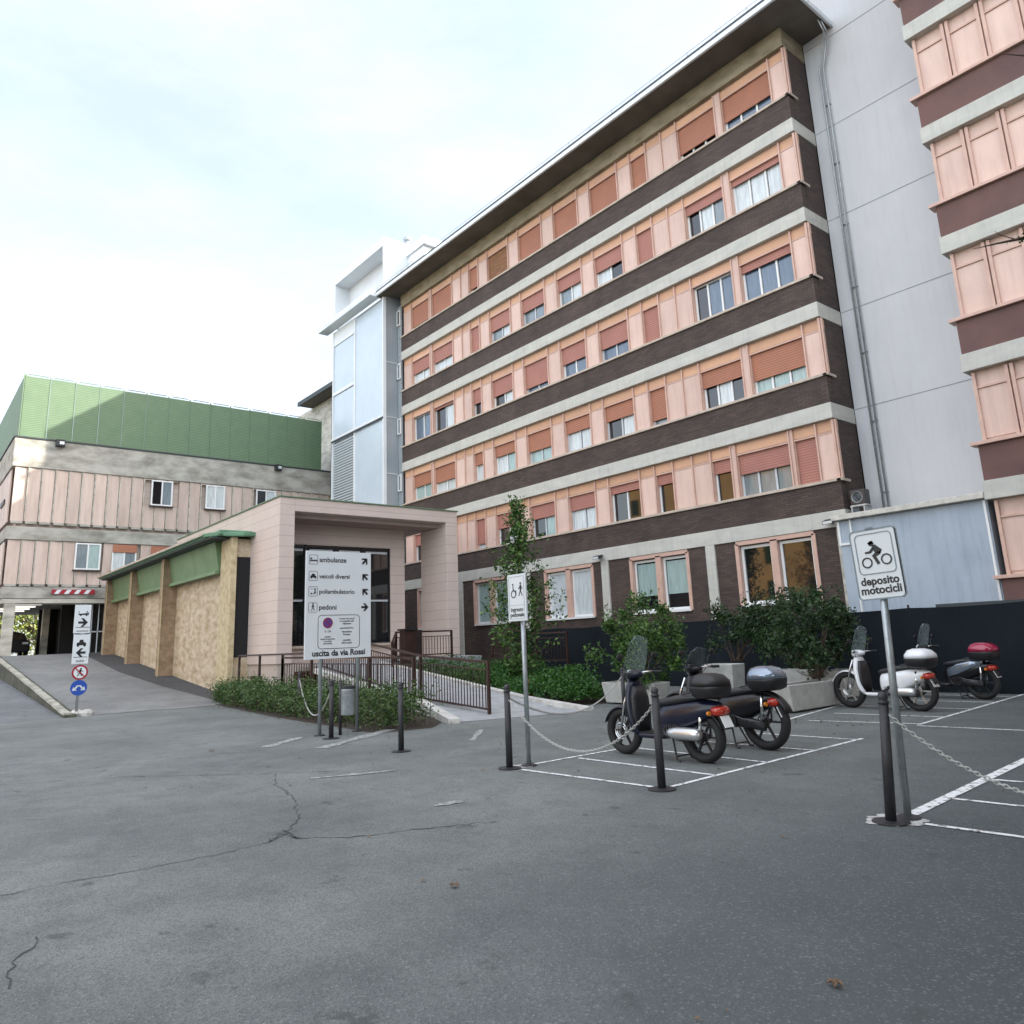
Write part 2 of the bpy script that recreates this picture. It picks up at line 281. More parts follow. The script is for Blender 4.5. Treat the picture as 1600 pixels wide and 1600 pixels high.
# ------------------------------------------------------------------ builders
class MB:
    def __init__(s): s.v = []; s.f = []
    def box(s, x0, x1, y0, y1, z0, z1):
        i = len(s.v)
        s.v += [(x0, y0, z0), (x1, y0, z0), (x1, y1, z0), (x0, y1, z0), (x0, y0, z1), (x1, y0, z1), (x1, y1, z1), (x0, y1, z1)]
        s.f += [(i, i+3, i+2, i+1), (i+4, i+5, i+6, i+7), (i, i+1, i+5, i+4), (i+1, i+2, i+6, i+5), (i+2, i+3, i+7, i+6), (i+3, i, i+4, i+7)]
        return s
    def poly(s, pts):
        i = len(s.v); s.v += [tuple(p) for p in pts]; s.f.append(tuple(range(i, i+len(pts)))); return s
    def prism(s, pts, vec):
        """closed polygon pts (3d) pushed along vec"""
        n = len(pts); i = len(s.v); vec = Vector(vec)
        s.v += [tuple(p) for p in pts] + [tuple(Vector(p)+vec) for p in pts]
        s.f.append(tuple(range(i+n-1, i-1, -1))); s.f.append(tuple(range(i+n, i+2*n)))
        for k in range(n): s.f.append((i+k, i+(k+1) % n, i+n+(k+1) % n, i+n+k))
        return s
    def bar(s, a, b, w_, h):
        """rectangular bar from a to b (w_ sideways, h upwards)"""
        a = Vector(a); b = Vector(b); d = (b-a).normalized(); up = Vector((0, 0, 1))
        if abs(d.z) > .95: up = Vector((0, 1, 0))
        sd_ = d.cross(up).normalized(); up = sd_.cross(d).normalized()
        q = [a+sd_*x*w_/2+up*y*h/2 for x, y in ((-1, -1), (1, -1), (1, 1), (-1, 1))]
        return s.prism(q, b-a)
    def tube(s, pts, r, n=8, r2=None, cap=True):
        pts = [Vector(p) for p in pts]; rs = r if isinstance(r, (list, tuple)) else [r]*len(pts)
        if r2 is not None: rs = [r+(r2-r)*k/(len(pts)-1) for k in range(len(pts))]
        base = len(s.v); up = Vector((0, 0, 1)); prev = None
        for k, p in enumerate(pts):
            d = (pts[min(k+1, len(pts)-1)]-pts[max(k-1, 0)]).normalized()
            if prev is None:
                a = d.cross(up if abs(d.z) < .9 else Vector((1, 0, 0))).normalized()
            else:
                a = (prev-d*prev.dot(d)).normalized()
            prev = a; b = d.cross(a)
            for j in range(n):
                t = 2*math.pi*j/n; s.v.append(tuple(p+(a*math.cos(t)+b*math.sin(t))*rs[k]))
        for k in range(len(pts)-1):
            for j in range(n):
                s.f.append((base+k*n+j, base+k*n+(j+1) % n, base+(k+1)*n+(j+1) % n, base+(k+1)*n+j))
        if cap:
            s.f.append(tuple(base+j for j in range(n-1, -1, -1))); s.f.append(tuple(base+(len(pts)-1)*n+j for j in range(n)))
        return s
    def lathe(s, o, prof, n=16, axis='z'):
        """prof = [(radius, height)...] about an axis through o"""
        base = len(s.v)
        for r, h in prof:
            for j in range(n):
                t = 2*math.pi*j/n; a, b = r*math.cos(t), r*math.sin(t)
                p = {'z': (a, b, h), 'x': (h, a, b), 'y': (b, h, a)}[axis]
                s.v.append((o[0]+p[0], o[1]+p[1], o[2]+p[2]))
        for k in range(len(prof)-1):
            for j in range(n): s.f.append((base+k*n+j, base+k*n+(j+1) % n, base+(k+1)*n+(j+1) % n, base+(k+1)*n+j))
        s.f.append(tuple(base+j for j in range(n-1, -1, -1))); s.f.append(tuple(base+(len(prof)-1)*n+j for j in range(n)))
        return s
    def torus(s, o, Rr, r, axis='y', n=28, k=8, sq=1):
        base = len(s.v)
        for i in range(n):
            t = 2*math.pi*i/n
            for j in range(k):
                q = 2*math.pi*j/k; rr = Rr+r*math.cos(q); h = r*sq*math.sin(q)
                p = {'y': (rr*math.cos(t), h, rr*math.sin(t)), 'x': (h, rr*math.cos(t), rr*math.sin(t)), 'z': (rr*math.cos(t), rr*math.sin(t), h)}[axis]
                s.v.append((o[0]+p[0], o[1]+p[1], o[2]+p[2]))
        for i in range(n):
            for j in range(k):
                s.f.append((base+i*k+j, base+((i+1) % n)*k+j, base+((i+1) % n)*k+(j+1) % k, base+i*k+(j+1) % k))
        return s
    def loft(s, secs, axis='x', n=16, p=2.5):
        """superellipse rings; section = (pos, centre_a, centre_b, half_a, half_b); axis x: a=y,b=z; z: a=x,b=y"""
        base = len(s.v)
        for pos, ca, cb, ha, hb in secs:
            for j in range(n):
                t = 2*math.pi*j/n; c, d = math.cos(t), math.sin(t)
                a = ca+ha*math.copysign(abs(c)**(2/p), c); b = cb+hb*math.copysign(abs(d)**(2/p), d)
                s.v.append({'x': (pos, a, b), 'z': (a, b, pos), 'y': (b, pos, a)}[axis])
        for k in range(len(secs)-1):
            for j in range(n): s.f.append((base+k*n+j, base+k*n+(j+1) % n, base+(k+1)*n+(j+1) % n, base+(k+1)*n+j))
        s.f.append(tuple(base+j for j in range(n-1, -1, -1))); s.f.append(tuple(base+(len(secs)-1)*n+j for j in range(n)))
        return s
    def leaf(s, c, size, d=None):
        u = Vector((random.gauss(0, 1), random.gauss(0, 1), random.gauss(0, .8))).normalized()
        v = u.cross(Vector((random.gauss(0, 1), random.gauss(0, 1), random.gauss(0, 1)))).normalized()
        n_ = u.cross(v); l = size*random.uniform(.7, 1.3); ww = l*.27; c = Vector(c)
        i = len(s.v)
        s.v += [tuple(c-u*l*.5), tuple(c+v*ww+n_*l*.06), tuple(c+u*l*.5), tuple(c-v*ww+n_*l*.06)]
        s.f += [(i, i+1, i+2), (i, i+2, i+3)]
    def build(s, name, m_, parent=None, smooth=False, bevel=0, subsurf=0, label=None):
        me = bpy.data.meshes.new(name); o = bpy.data.objects.new(name, me); COL.objects.link(o)
        off = Vector((0, 0, 0))
        if parent is not None:
            q = parent
            while q is not None: off += q.location; q = q.parent
            o.parent = parent
        me.from_pydata([(v[0]-off.x, v[1]-off.y, v[2]-off.z) for v in s.v], [], s.f)
        me.materials.append(MT[m_] if isinstance(m_, str) else m_)
        if smooth: me.shade_smooth()
        me.update()
        if bevel:
            b = o.modifiers.new('bevel', 'BEVEL'); b.width = bevel; b.segments = 2; b.limit_method = 'ANGLE'
        if subsurf:
            b = o.modifiers.new('sub', 'SUBSURF'); b.levels = subsurf; b.render_levels = subsurf
        if label: o['label'] = label
        return o

def thing(name, label, cat, loc=(0, 0, 0), group=None):
    o = bpy.data.objects.new(name, None); COL.objects.link(o); o.location = loc; o.empty_display_size = .1
    o['label'] = label; o['category'] = cat
    if group: o['group'] = group
    return o
def tag(o, label, cat, group=None):
    o['label'] = label; o['category'] = cat
    if group: o['group'] = group
    return o
def struct(o): o['kind'] = 'structure'; return o
def kids(o): return [c for c in bpy.data.objects if c.parent == o]
def copy_tree(o, parent=None):
    c = o.copy(); COL.objects.link(c); c.parent = parent
    for ch in kids(o): copy_tree(ch, c)
    return c

def lettering(parent, name, s, size, origin, right, up, m_, bold=.0, center=True):
    """real letters lying on the plate: origin = baseline centre (or left end)"""
    cu = bpy.data.curves.new(name, 'FONT'); cu.body = s; cu.size = size; cu.offset = bold*size; cu.extrude = .0015
    cu.align_x = 'CENTER' if center else 'LEFT'; cu.resolution_u = 3
    tmp = bpy.data.objects.new(name+'_curve', cu); COL.objects.link(tmp)
    dg = bpy.context.evaluated_depsgraph_get(); me = bpy.data.meshes.new_from_object(tmp.evaluated_get(dg))
    bpy.data.objects.remove(tmp)
    right = Vector(right).normalized(); up = Vector(up).normalized(); nrm = right.cross(up)
    M4 = Matrix.Identity(4)
    for i in range(3): M4[i][0] = right[i]; M4[i][1] = up[i]; M4[i][2] = nrm[i]; M4[i][3] = origin[i]-sum_loc(parent)[i]
    me.transform(M4); me.materials.clear(); me.materials.append(MT[m_])
    o = bpy.data.objects.new(name, me); COL.objects.link(o); o.parent = parent
    return o
def sum_loc(p):
    off = Vector((0, 0, 0))
    while p is not None: off += p.location; p = p.parent
    return off

class Plate:
    """2d drawing on a plate: (a to the right, b up) from origin"""
    def __init__(s, o, right, up): s.o = Vector(o); s.r = Vector(right).normalized(); s.u = Vector(up).normalized(); s.n = s.r.cross(s.u); s.mb = MB()
    def P(s, a, b, h=0): return s.o+s.r*a+s.u*b+s.n*h
    def shape(s, pts, h=.0015, t=.0025): s.mb.prism([s.P(a, b, h) for a, b in pts], s.n*t); return s
    def line(s, a, b, c, d, w_, h=.0015):
        dx, dy = c-a, d-b; l = math.hypot(dx, dy) or 1; nx, ny = -dy/l*w_/2, dx/l*w_/2
        return s.shape([(a-nx, b-ny), (c-nx, d-ny), (c+nx, d+ny), (a+nx, b+ny)], h)
    def disc(s, a, b, r, h=.0015, n=20): return s.shape([(a+r*math.cos(2*math.pi*k/n), b+r*math.sin(2*math.pi*k/n)) for k in range(n)], h)
    def ring(s, a, b, r, w_, h=.0015, n=24):
        for k in range(n):
            t0, t1 = 2*math.pi*k/n, 2*math.pi*(k+1)/n
            s.shape([(a+r*math.cos(t0), b+r*math.sin(t0)), (a+r*math.cos(t1), b+r*math.sin(t1)), (a+(r-w_)*math.cos(t1), b+(r-w_)*math.sin(t1)), (a+(r-w_)*math.cos(t0), b+(r-w_)*math.sin(t0))], h)
        return s
    def rrect(s, a0, b0, a1, b1, rad, w_, h=.0015):
        pts = []
        for cx, cy, st in ((a1-rad, b1-rad, 0), (a0+rad, b1-rad, 90), (a0+rad, b0+rad, 180), (a1-rad, b0+rad, 270)):
            for k in range(5):
                t = R(st+22.5*k); pts.append((cx+rad*math.cos(t), cy+rad*math.sin(t)))
        for k in range(len(pts)):
            p, q = pts[k], pts[(k+1) % len(pts)]; s.line(p[0], p[1], q[0], q[1], w_, h)
        return s
    def arrow(s, a, b, ang, L):
        c, d = math.cos(R(ang)), math.sin(R(ang))
        f = lambda x, y: (a+(x*c-y*d)*L, b+(x*d+y*c)*L)
        s.shape([f(*q) for q in ((-.5, -.13), (.2, -.13), (.2, .13), (-.5, .13))])
        s.shape([f(*q) for q in ((.5, 0), (.02, .5), (-.24, .5), (.15, 0))])
        s.shape([f(*q) for q in ((.5, 0), (.15, 0), (-.24, -.5), (.02, -.5))])
        return s
    def build(s, name, m_, parent): return s.mb.build(name, m_, parent)

# ================================================================== ground
g = MB()
g.poly([(-24.2, -300, 0), (300, -300, 0), (300, 300, 0), (-24.2, 300, 0)])
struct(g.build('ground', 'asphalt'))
g = MB()
g.poly([(-300, -300, -.06), (-24.2, -300, -.06), (-24.2, 3.9, -.06), (-300, 3.9, -.06)]); g.poly([(-300, 8.9, -.06), (-24.2, 8.9, -.06), (-24.2, 300, -.06), (-300, 300, -.06)])
struct(g.build('ground_beyond', 'asphalt'))
g = MB()          # lower road beside the ramp
g.poly([(-24.2, -30, .004), (-24.2, 3.95, .004), (-43, 3.95, 1.12), (-43, -30, 1.12)]); g.poly([(-43, -30, 1.12), (-43, 3.95, 1.12), (-90, 3.95, 1.3), (-90, -30, 1.3)])
struct(g.build('road', 'road'))
g = MB()          # driveway climbing to the underpass
def rz(x): return .004+.095*max(0, -24.2-x) if x > -43 else 1.79
g.poly([(-24.2, 4.3, .004), (-24.2, 8.9, .004), (-43, 8.9, 1.79), (-43, 4.3, 1.79)])
g.poly([(-43, 4.3, 1.79), (-43, 16, 1.79), (-75, 16, 1.79), (-75, 4.3, 1.79)])
struct(g.build('driveway', 'asphalt2'))
g = MB()
g.poly([(-25.2, 8.2, rz(-25.2)+.004), (-25.2, 8.8, rz(-25.2)+.004), (-42.9, 8.8, rz(-42.9)+.004), (-42.9, 7.6, rz(-42.9)+.004), (-34, 7.4, rz(-34)+.004), (-29, 7.7, rz(-29)+.004)])
struct(g.build('driveway_edge', 'asphalt3'))
g = MB()
pts = [(-24.15, 4.3), (-24.1, 5.6), (-24.0, 6.8), (-23.7, 7.8)]
for a, b in zip(pts[:-1], pts[1:]): g.poly([(a[0]-.05, a[1], .009), (a[0]+.05, a[1], .009), (b[0]+.05, b[1], .009), (b[0]-.05, b[1], .009)])
struct(g.build('drain_slot', 'crack'))
# retaining kerb between the lower road and the driveway
kb = thing('retaining_kerb', 'mossy stone retaining kerb along the left side of the driveway', 'kerb', (-24.0, 4.1, 0))
random.seed(3)
wl = MB(); cp = MB(); N = 48
def sect(m_, secs):
    n = len(secs[0]); b0 = len(m_.v)
    for q in secs: m_.v += q
    for k in range(len(secs)-1):
        a = b0+n*k; c = a+n
        for j in range(n): m_.f.append((a+j, a+(j+1) % n, c+(j+1) % n, c+j))
    m_.f += [tuple(range(b0+n-1, b0-1, -1)), tuple(range(b0+n*(len(secs)-1), b0+n*len(secs)))]
A, B = [], []
for k in range(N+1):
    x = -24.0-19*k/N; z = rz(x)+.07+random.uniform(-.008, .008); j = random.uniform(-.012, .012); zb = .6*rz(x)-.3
    A.append([(x, 3.97+j, zb), (x, 4.26, zb), (x, 4.26, z), (x, 3.97+j, z)])
    B.append([(x, 3.94+j, z+.002), (x, 4.13+j, z+.002), (x, 4.12+j, z+.06), (x, 3.96+j, z+.055)])
sect(wl, A); sect(cp, B)
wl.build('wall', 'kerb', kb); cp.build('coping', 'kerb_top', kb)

def strip(g, pts, w_, z=.004, close=False, jit=0):
    pts = [Vector((p[0], p[1], z)) for p in pts]
    L_ = []; R_ = []
    for k, p in enumerate(pts):
        d = (pts[min(k+1, len(pts)-1)]-pts[max(k-1, 0)]).normalized(); nn = Vector((-d.y, d.x, 0))
        ww = w_/2*(1+random.uniform(-jit, jit)); L_.append(p+nn*ww); R_.append(p-nn*ww)
    for k in range(len(pts)-1): g.poly([L_[k], R_[k], R_[k+1], L_[k+1]])
def jag(pts, step=.12, amp=.03):
    out = []
    for a, b in zip(pts[:-1], pts[1:]):
        n = max(1, int(math.dist(a, b)/step))
        for k in range(n):
            t = k/n; out.append((a[0]+(b[0]-a[0])*t+random.gauss(0, amp), a[1]+(b[1]-a[1])*t+random.gauss(0, amp)))
    out.append(pts[-1]); return out
g = MB()
for pl, wd in (([(-6.6, 0.4), (-6.47, .78), (-6.47, 1.15), (-6.39, 1.58), (-6.37, 2.11), (-6.44, 2.58), (-6.59, 2.78), (-7.06, 3.1), (-7.95, 3.46), (-9.07, 3.69), (-9.77, 3.96)], .009),
               ([(-6.75, 2.81), (-6.36, 2.81), (-6.02, 3.15), (-5.83, 3.64), (-5.56, 4.21)], .012),
               ([(-6.44, 2.58), (-6.62, 2.74), (-6.36, 2.81)], .02),
               ([(-4.71, .61), (-5.05, .74), (-5.38, .84)], .008), ([(-12.6, .4), (-12.11, 1.35), (-11.27, 2.64), (-9.98, 3.81), (-9.3, 4.6)], .012)):
    strip(g, jag(pl, .07, .02), wd, .004, jit=.7)
struct(g.build('asphalt_cracks', 'crack'))
g = MB()
W = .058
for a, b in (((-7.42, 6.03), (-5.36, 6.17)), ((-5.36, 6.17), (-5.49, 10.44)), ((-7.62, 6.25), (-7.62, 8.0)), ((-7.5, 7.03), (-5.39, 7.05)), ((-7.45, 8.1), (-5.42, 8.06)),
             ((-7.3, 9.1), (-5.45, 9.15)), ((-7.2, 10.2), (-5.5, 10.3)), ((-7.56, 11.9), (-8.1, 14.9)), ((-5.53, 12.25), (-5.95, 18.03)), ((-7.2, 12.0), (-5.55, 12.35)),
             ((-7.4, 13.2), (-5.6, 13.4)), ((-7.6, 14.6), (-5.7, 14.8)), ((-7.8, 16.0), (-5.8, 16.1)), ((-7.9, 17.3), (-5.9, 17.4)),
             ((-3.11, 6.49), (-3.35, 10.4)), ((-3.2, 8.39), (-.9, 8.6)), ((-3.13, 7.32), (-.9, 7.45)), ((-2.91, 6.3), (-.8, 6.42)), ((-5.5, 12.1), (-2.5, 12.4))):
    strip(g, [a, ((a[0]+b[0])/2, (a[1]+b[1])/2), b], W if a != (-3.11, 6.49) else .1, .006)
struct(g.build('parking_lines', 'white_line'))
g = MB()
for a, b, wd in (((-12.54, 4.93), (-13.36, 5.88), .12), ((-11.56, 5.4), (-12.9, 7.4), .16), ((-9.05, 4.11), (-8.69, 5.07), .07), ((-6.52, 4.22), (-6.51, 4.51), .06), ((-10.2, 7.3), (-11.3, 8.3), .05)):
    strip(g, [(a[0]+(b[0]-a[0])*k/6, a[1]+(b[1]-a[1])*k/6) for k in range(7)], wd*1.5, .006, jit=.6)
struct(g.build('faded_lines', 'faded_line'))
g = MB()
pts = []
for k in range(26):
    t = 2*math.pi*k/26; rr = random.uniform(.8, 1.25); pts.append((-3.13+.20*rr*math.cos(t)*(1.0), 6.27+.22*rr*math.sin(t), .0055))
g.poly(pts)
pts = [(-7.62+.13*random.uniform(.8, 1.3)*math.cos(2*math.pi*k/18), 6.18+.14*random.uniform(.8, 1.3)*math.sin(2*math.pi*k/18), .0055) for k in range(18)]
g.poly(pts)
struct(g.build('mortar_patch', 'chalk'))
# small lawn bed ground under shrubs and hedge
g = MB(); g.poly([(-25.3, 8.05, .005), (-18, 7.25, .005), (-12.6, 6.95, .005), (-12.4, 8.0, .005), (-13.0, 8.6, .005), (-15.7, 9.8, .005), (-25.2, 9.2, .005)])
g.poly([(-13.2, 12.0, .005), (-12.9, 13.2, .005), (-16, 17.4, .005), (-22, 17.4, .005), (-20, 12.0, .005)])
struct(g.build('planting_soil', 'soil'))

# ================================================================== main building
H, Z0, T = 2.953, 19.294, .44
YF = 19.27                       # face of the concrete bands
XL, XR = -32.3, -9.79
mb_root = thing('hospital_block', 'six-storey hospital block with brown brick, pale concrete bands and pink panels', 'building', (-21, 19.27, 0))
core = MB().box(XL+.15, XR-.05, 19.85, 34, 0, 19.4); core.build('interior_wall', 'dark', mb_root)
for i in range(6):
    z1 = Z0-i*H; b = MB()
    b.prism([(XL, YF, z1-T), (XR, YF, z1-T), (XR, 20.56, z1-T), (XR-.3, 20.56, z1-T), (XR-.3, 19.9, z1-T), (XL, 19.9, z1-T)], (0, 0, T if i else T+.2))
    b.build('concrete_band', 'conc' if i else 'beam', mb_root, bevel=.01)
    if i < 5:
        zt = z1-T; b = MB()
        # brick return at the corner, full height
        b.box(XR-.28, XR-.02, YF+.28, 20.55, z1-H+.002, zt-.002)
        b.box(XL+.02, XR-.02, YF+.02, YF+.26, z1-H+.002, z1-2.19)
        b.build('brick_parapet', 'brick', mb_root)
        # sill
        b = MB().box(XL+.0, XR+.03, YF-.04, YF+.3, z1-2.187, z1-2.11); b.box(XR-.1, XR+.05, YF-.04, YF+.45, z1-2.187, z1-2.112)
        b.build('sill', 'sill', mb_root, bevel=.008)
# ground floor brick wall, piers
b = MB(); zt = Z0-5*H-T
wins_g = [(-10.79, -13.26), (-15.1, -17.5), (-19.35, -21.9), (-24.1, -26.5), (-28.6, -31.0)]
x = XR-.02
for a, c in wins_g:
    b.box(a, x, YF+.05, YF+.3, 0, zt-.002); b.box(c, a, YF+.05, YF+.3, 0, 2.2); x = c
b.box(XL, x, YF+.05, YF+.3, 0, zt-.002)
b.box(XR-.3, XR-.02, YF+.3, 20.55, 0, zt-.002)
b.build('brick_wall', 'brick', mb_root)
for px_ in (-14.2, -18.7, -22.95, -27.5):
    MB().box(px_-.17, px_+.17, YF-.01, YF+.06, 0, zt-.003).build('concrete_pier', 'conc', mb_root, bevel=.01)
MB().box(-10.1, -9.8, YF-.01, YF+.06, 0, zt-.003).build('concrete_pier', 'conc_pale', mb_root, bevel=.01)
# eave slab, gutter, roof edge and conductor rail
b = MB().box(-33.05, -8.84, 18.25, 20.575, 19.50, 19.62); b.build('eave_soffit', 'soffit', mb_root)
b = MB().box(-33.1, -8.80, 18.16, 18.25, 19.46, 19.64); b.box(-8.84, -8.76, 18.16, 20.575, 19.47, 19.66); b.box(-33.12, -33.05, 18.16, 20.3, 19.46, 19.64)
b.build('gutter', 'white_metal', mb_root, bevel=.02)
b = MB().box(-33.0, -8.85, 18.2, 34.2, 19.66, 19.76); b.box(-32, -9.5, 24, 34, 19.76, 20.9); b.build('roof', 'roofedge', mb_root)
b = MB(); b.tube([(-33, 18.22, 19.9), (-8.9, 18.22, 19.9)], .008, 5)
for k in range(22): b.tube([(-32.8+k*1.13, 18.22, 19.7), (-32.8+k*1.13, 18.22, 19.92)], .01, 5)
b.build('conductor_rail', 'galv', mb_root)

BP = [-9.79, -10.39, -12.21, -12.45, -14.05, -14.73, -15.44, -16.22, -16.88, -18.37, -19.03, -20.48, -21.2, -22.73, -23.43, -24.94, -25.65, -26.39, -27.04, -27.77, -29.58, -29.76, -31.46, -32.26]
#      panel   W3A    pier    W3B      panel   panel   s1      panel   C       panel   D       panel   E       panel  F      panel  s2?    ...
KIND = ['p', 'A', 'm', 'B', 'p', 'p', 's', 'p', 'C', 'p', 'D', 'p', 'E', 'p', 'F', 'p', 's', 'p', 'p', 'G', 'm', 'H', 'p']
SH = {0: dict(A=.62, B=.72, s=1.0, C=.85, D=.97, E=.9, F=1.0, t=.75, G=1.0, H=.8),
      1: dict(A=.15, B=.25, s=.85, C=.45, D=.4, E=.45, F=.5, t=1.0, G=.5, H=.5),
      2: dict(A=.2, B=0, s=.9, C=.55, D=.5, E=.75, F=.55, t=.5, G=.08, H=0),
      3: dict(A=.62, B=.4, s=.8, C=.42, D=.38, E=.55, F=.35, t=.4, G=.55, H=.45),
      4: dict(A=.45, B=.3, s=.25, C=.2, D=.4, E=.4, F=.45, t=.8, G=.4, H=.4)}
PN = {(0, 'A'): 'bbb', (0, 'B'): 'ddd', (1, 'A'): 'www', (1, 'B'): 'dwg', (2, 'A'): 'bbb', (2, 'B'): 'dbb', (3, 'A'): 'ttt', (3, 'B'): 'dwd', (4, 'A'): 'ggg', (4, 'B'): 'r',
      (1, 'C'): 'wd', (1, 'D'): 'gw', (1, 'E'): 'gg', (1, 'F'): 'gw', (2, 'C'): 'bb', (2, 'D'): 'bb', (2, 'E'): 'bb', (2, 'F'): 'dw', (3, 'C'): 'dw', (3, 'D'): 'ww', (3, 'E'): 'tt', (3, 'F'): 'wt',
      (4, 's'): 'r', (4, 'C'): 'rr', (4, 'D'): 'ww', (4, 'E'): 'dt', (4, 'F'): 'dw', (2, 'G'): 'dw', (2, 'H'): 'bb', (3, 'G'): 'ww', (3, 'H'): 'tt', (3, 't'): 'w', (2, 't'): 'd'}
PM = {'w': 'p_white', 't': 'p_teal', 'b': 'p_blue', 'g': 'p_grey', 'd': 'p_dark', 'r': 'p_dark'}
nwin = 0
def window(root, xa, xb, z0, z1, y, panes, sh, shm, frm='alu', fw=.06):
    """xa<xb; frame + panes + roller shutter hung in front"""
    global nwin
    nwin += 1
    zs = z1-(z1-z0)*sh
    fr = MB()
    fr.box(xa, xb, y, y+.06, z0, z0+fw); fr.box(xa, xb, y, y+.06, z1-fw, z1)
    n = len(panes)
    xs = [xa+(xb-xa)*k/n for k in range(n+1)]
    for k, x_ in enumerate(xs):
        a = x_ if k == 0 else x_-fw/2; c = x_+fw if k == 0 else (x_ if k == n else x_+fw/2)
        if k == n: a = x_-fw
        fr.box(a, c, y-.002, y+.058, z0+fw, z1-fw)
    F = fr.build('window', frm, root)
    for k, pc in enumerate(panes):
        x0, x1 = xs[k]+fw*.9, xs[k+1]-fw*.9
        # panes sit very slightly out of true, as real ones do
        t = random.uniform(-.006, .006); t2 = random.uniform(-.004, .004)
        MB().poly([(x0, y+.035+t, z0+fw), (x1, y+.035-t, z0+fw), (x1, y+.035-t+t2, z1-fw), (x0, y+.035+t+t2, z1-fw)]).build('pane', PM[pc], F)
    if sh > .03:
        s_ = MB().box(xa+.01, xb-.01, y-.06, y-.03, zs, z1); s_.box(xa+.01, xb-.01, y-.065, y-.025, zs-.03, zs)
        s_.build('roller_shutter', shm, F)
    return F
for i in range(5):
    zt = Z0-i*H-T-.002; zb = Z0-i*H-2.108; zbox = zt-.34
    band = MB(); fins = MB(); strip_ = MB(); seen_s = 0
    band.box(XL, XR-.03, YF+.14, YF+.16, zb-.02, zb)
    bp = list(BP); kd = list(KIND)
    if i == 4:
        bp[0:7] = [-9.79, -10.38, -11.1, -11.22, -13.02, -13.19, -13.94, -14.65, -15.44]; kd[0:6] = ['p', 'z', 'm', 'A', 'm', 'y', 'p', 'p']
    for k in range(len(kd)):
        xb_, xa_ = bp[k], bp[k+1]; t = kd[k]
        if t in 'pm':
            if t == 'p':
                band.box(xa_+.02, xb_-.02, YF+.15, YF+.19, zb, zbox-.03)
                band.box(xa_+.06, xb_-.06, YF+.145, YF+.151, zb+.05, zbox-.07)
            else: band.box(xa_+.01, xb_-.01, YF+.13, YF+.19, zb, zt)
        else:
            if t == 's':
                seen_s += 1; key = 's' if seen_s == 1 else 't'
            else: key = {'z': 'z', 'y': 'y'}.get(t, t)
            sh = SH[i].get(key, .5)
            if key == 'z': sh = .97
            if key == 'y': sh = .3
            wd = xb_-xa_; n = 3 if wd > 1.55 and key in 'AB' else (2 if wd > 1.0 else 1)
            pn = PN.get((i, key)) or ''.join(random.choice('wwgtd') for _ in range(n))
            pn = (pn*3)[:n]
            if key == 'y': pn = 'r'
            shm = 'wood_sh' if (i == 0 and key == 'F') else ('shutter' if i in (0, 3) else 'shutter2')
            window(mb_root, xa_+.04, xb_-.04, zb, zbox-.01, YF+.27, pn, sh, shm, 'alu' if random.random() < .6 else 'frame_grey')
            # reveals
            fins.box(xa_+.0, xa_+.04, YF+.16, YF+.33, zb, zbox); fins.box(xb_-.04, xb_, YF+.16, YF+.33, zb, zbox)
        if t != 'm':
            strip_.box(xa_+.02, xb_-.02, YF+.16, YF+.3, zbox+.03, zt-.05)
            fins.box(xa_+.02, xb_-.02, YF+.135, YF+.2, zbox-.035, zbox+.012)
        fins.box(xb_-.022, xb_+.022, YF+.09, YF+.17, zb, zt-.03)
    fins.box(XR-.09, XR-.03, YF+.05, YF+.3, zb, zt-.03)
    fins.box(XL, XR-.03, YF+.17, YF+.3, zt-.05, zt-.0)
    band.build('wall_panel', 'pink', mb_root, bevel=.006); fins.build('panel_frame', 'pink_frame', mb_root); strip_.build('shutter_box', 'pink_strip', mb_root)
# ground floor windows: pairs of white sashes in reddish surrounds
for (a, c), pn in zip(wins_g, ('rr', 'TT', 'ww', 'tt', 'gg')):
    mid = (a+c)/2; s_ = MB()
    for x0 in (c-.06, mid-.11, a-.06): s_.box(x0, x0+(.12 if x0 != mid-.11 else .22), YF+.02, YF+.24, 2.2, 4.0)
    s_.box(c-.02, a+.02, YF+.02, YF+.24, 3.96, zt if False else 4.08)
    s_.build('window_surround', 'pink_frame', mb_root)
    MB().box(c, a, YF-.02, YF+.2, 2.17, 2.23).build('sill', 'alu', mb_root)
    for x0, x1 in ((c+.07, mid-.12), (mid+.12, a-.07)):
        F = window(mb_root, x0, x1, 2.24, 3.93, YF+.15, 'r' if pn == 'rr' else ('d' if pn == 'TT' else pn[0]), 0, 'shutter', 'alu', .08)
        if pn == 'TT':
            MB().box(x0+.12, x1-.09, YF+.165, YF+.17, 2.75, 3.8).build('curtain', 'p_teal', F)
# narrow louvred strip with small windows next to the tower
b = MB()
for k in range(150): b.box(-32.68, XL-.02, 19.3, 19.36, 4+k*.1, 4.06+k*.1)
b.build('louvre_strip', 'louvre', mb_root)
for i in range(5):
    zc = Z0-i*H-1.0; window(mb_root, -32.66, -32.33, zc-.42, zc+.42, 19.22, 'd' if i == 0 else 'g', 0, 'shutter')

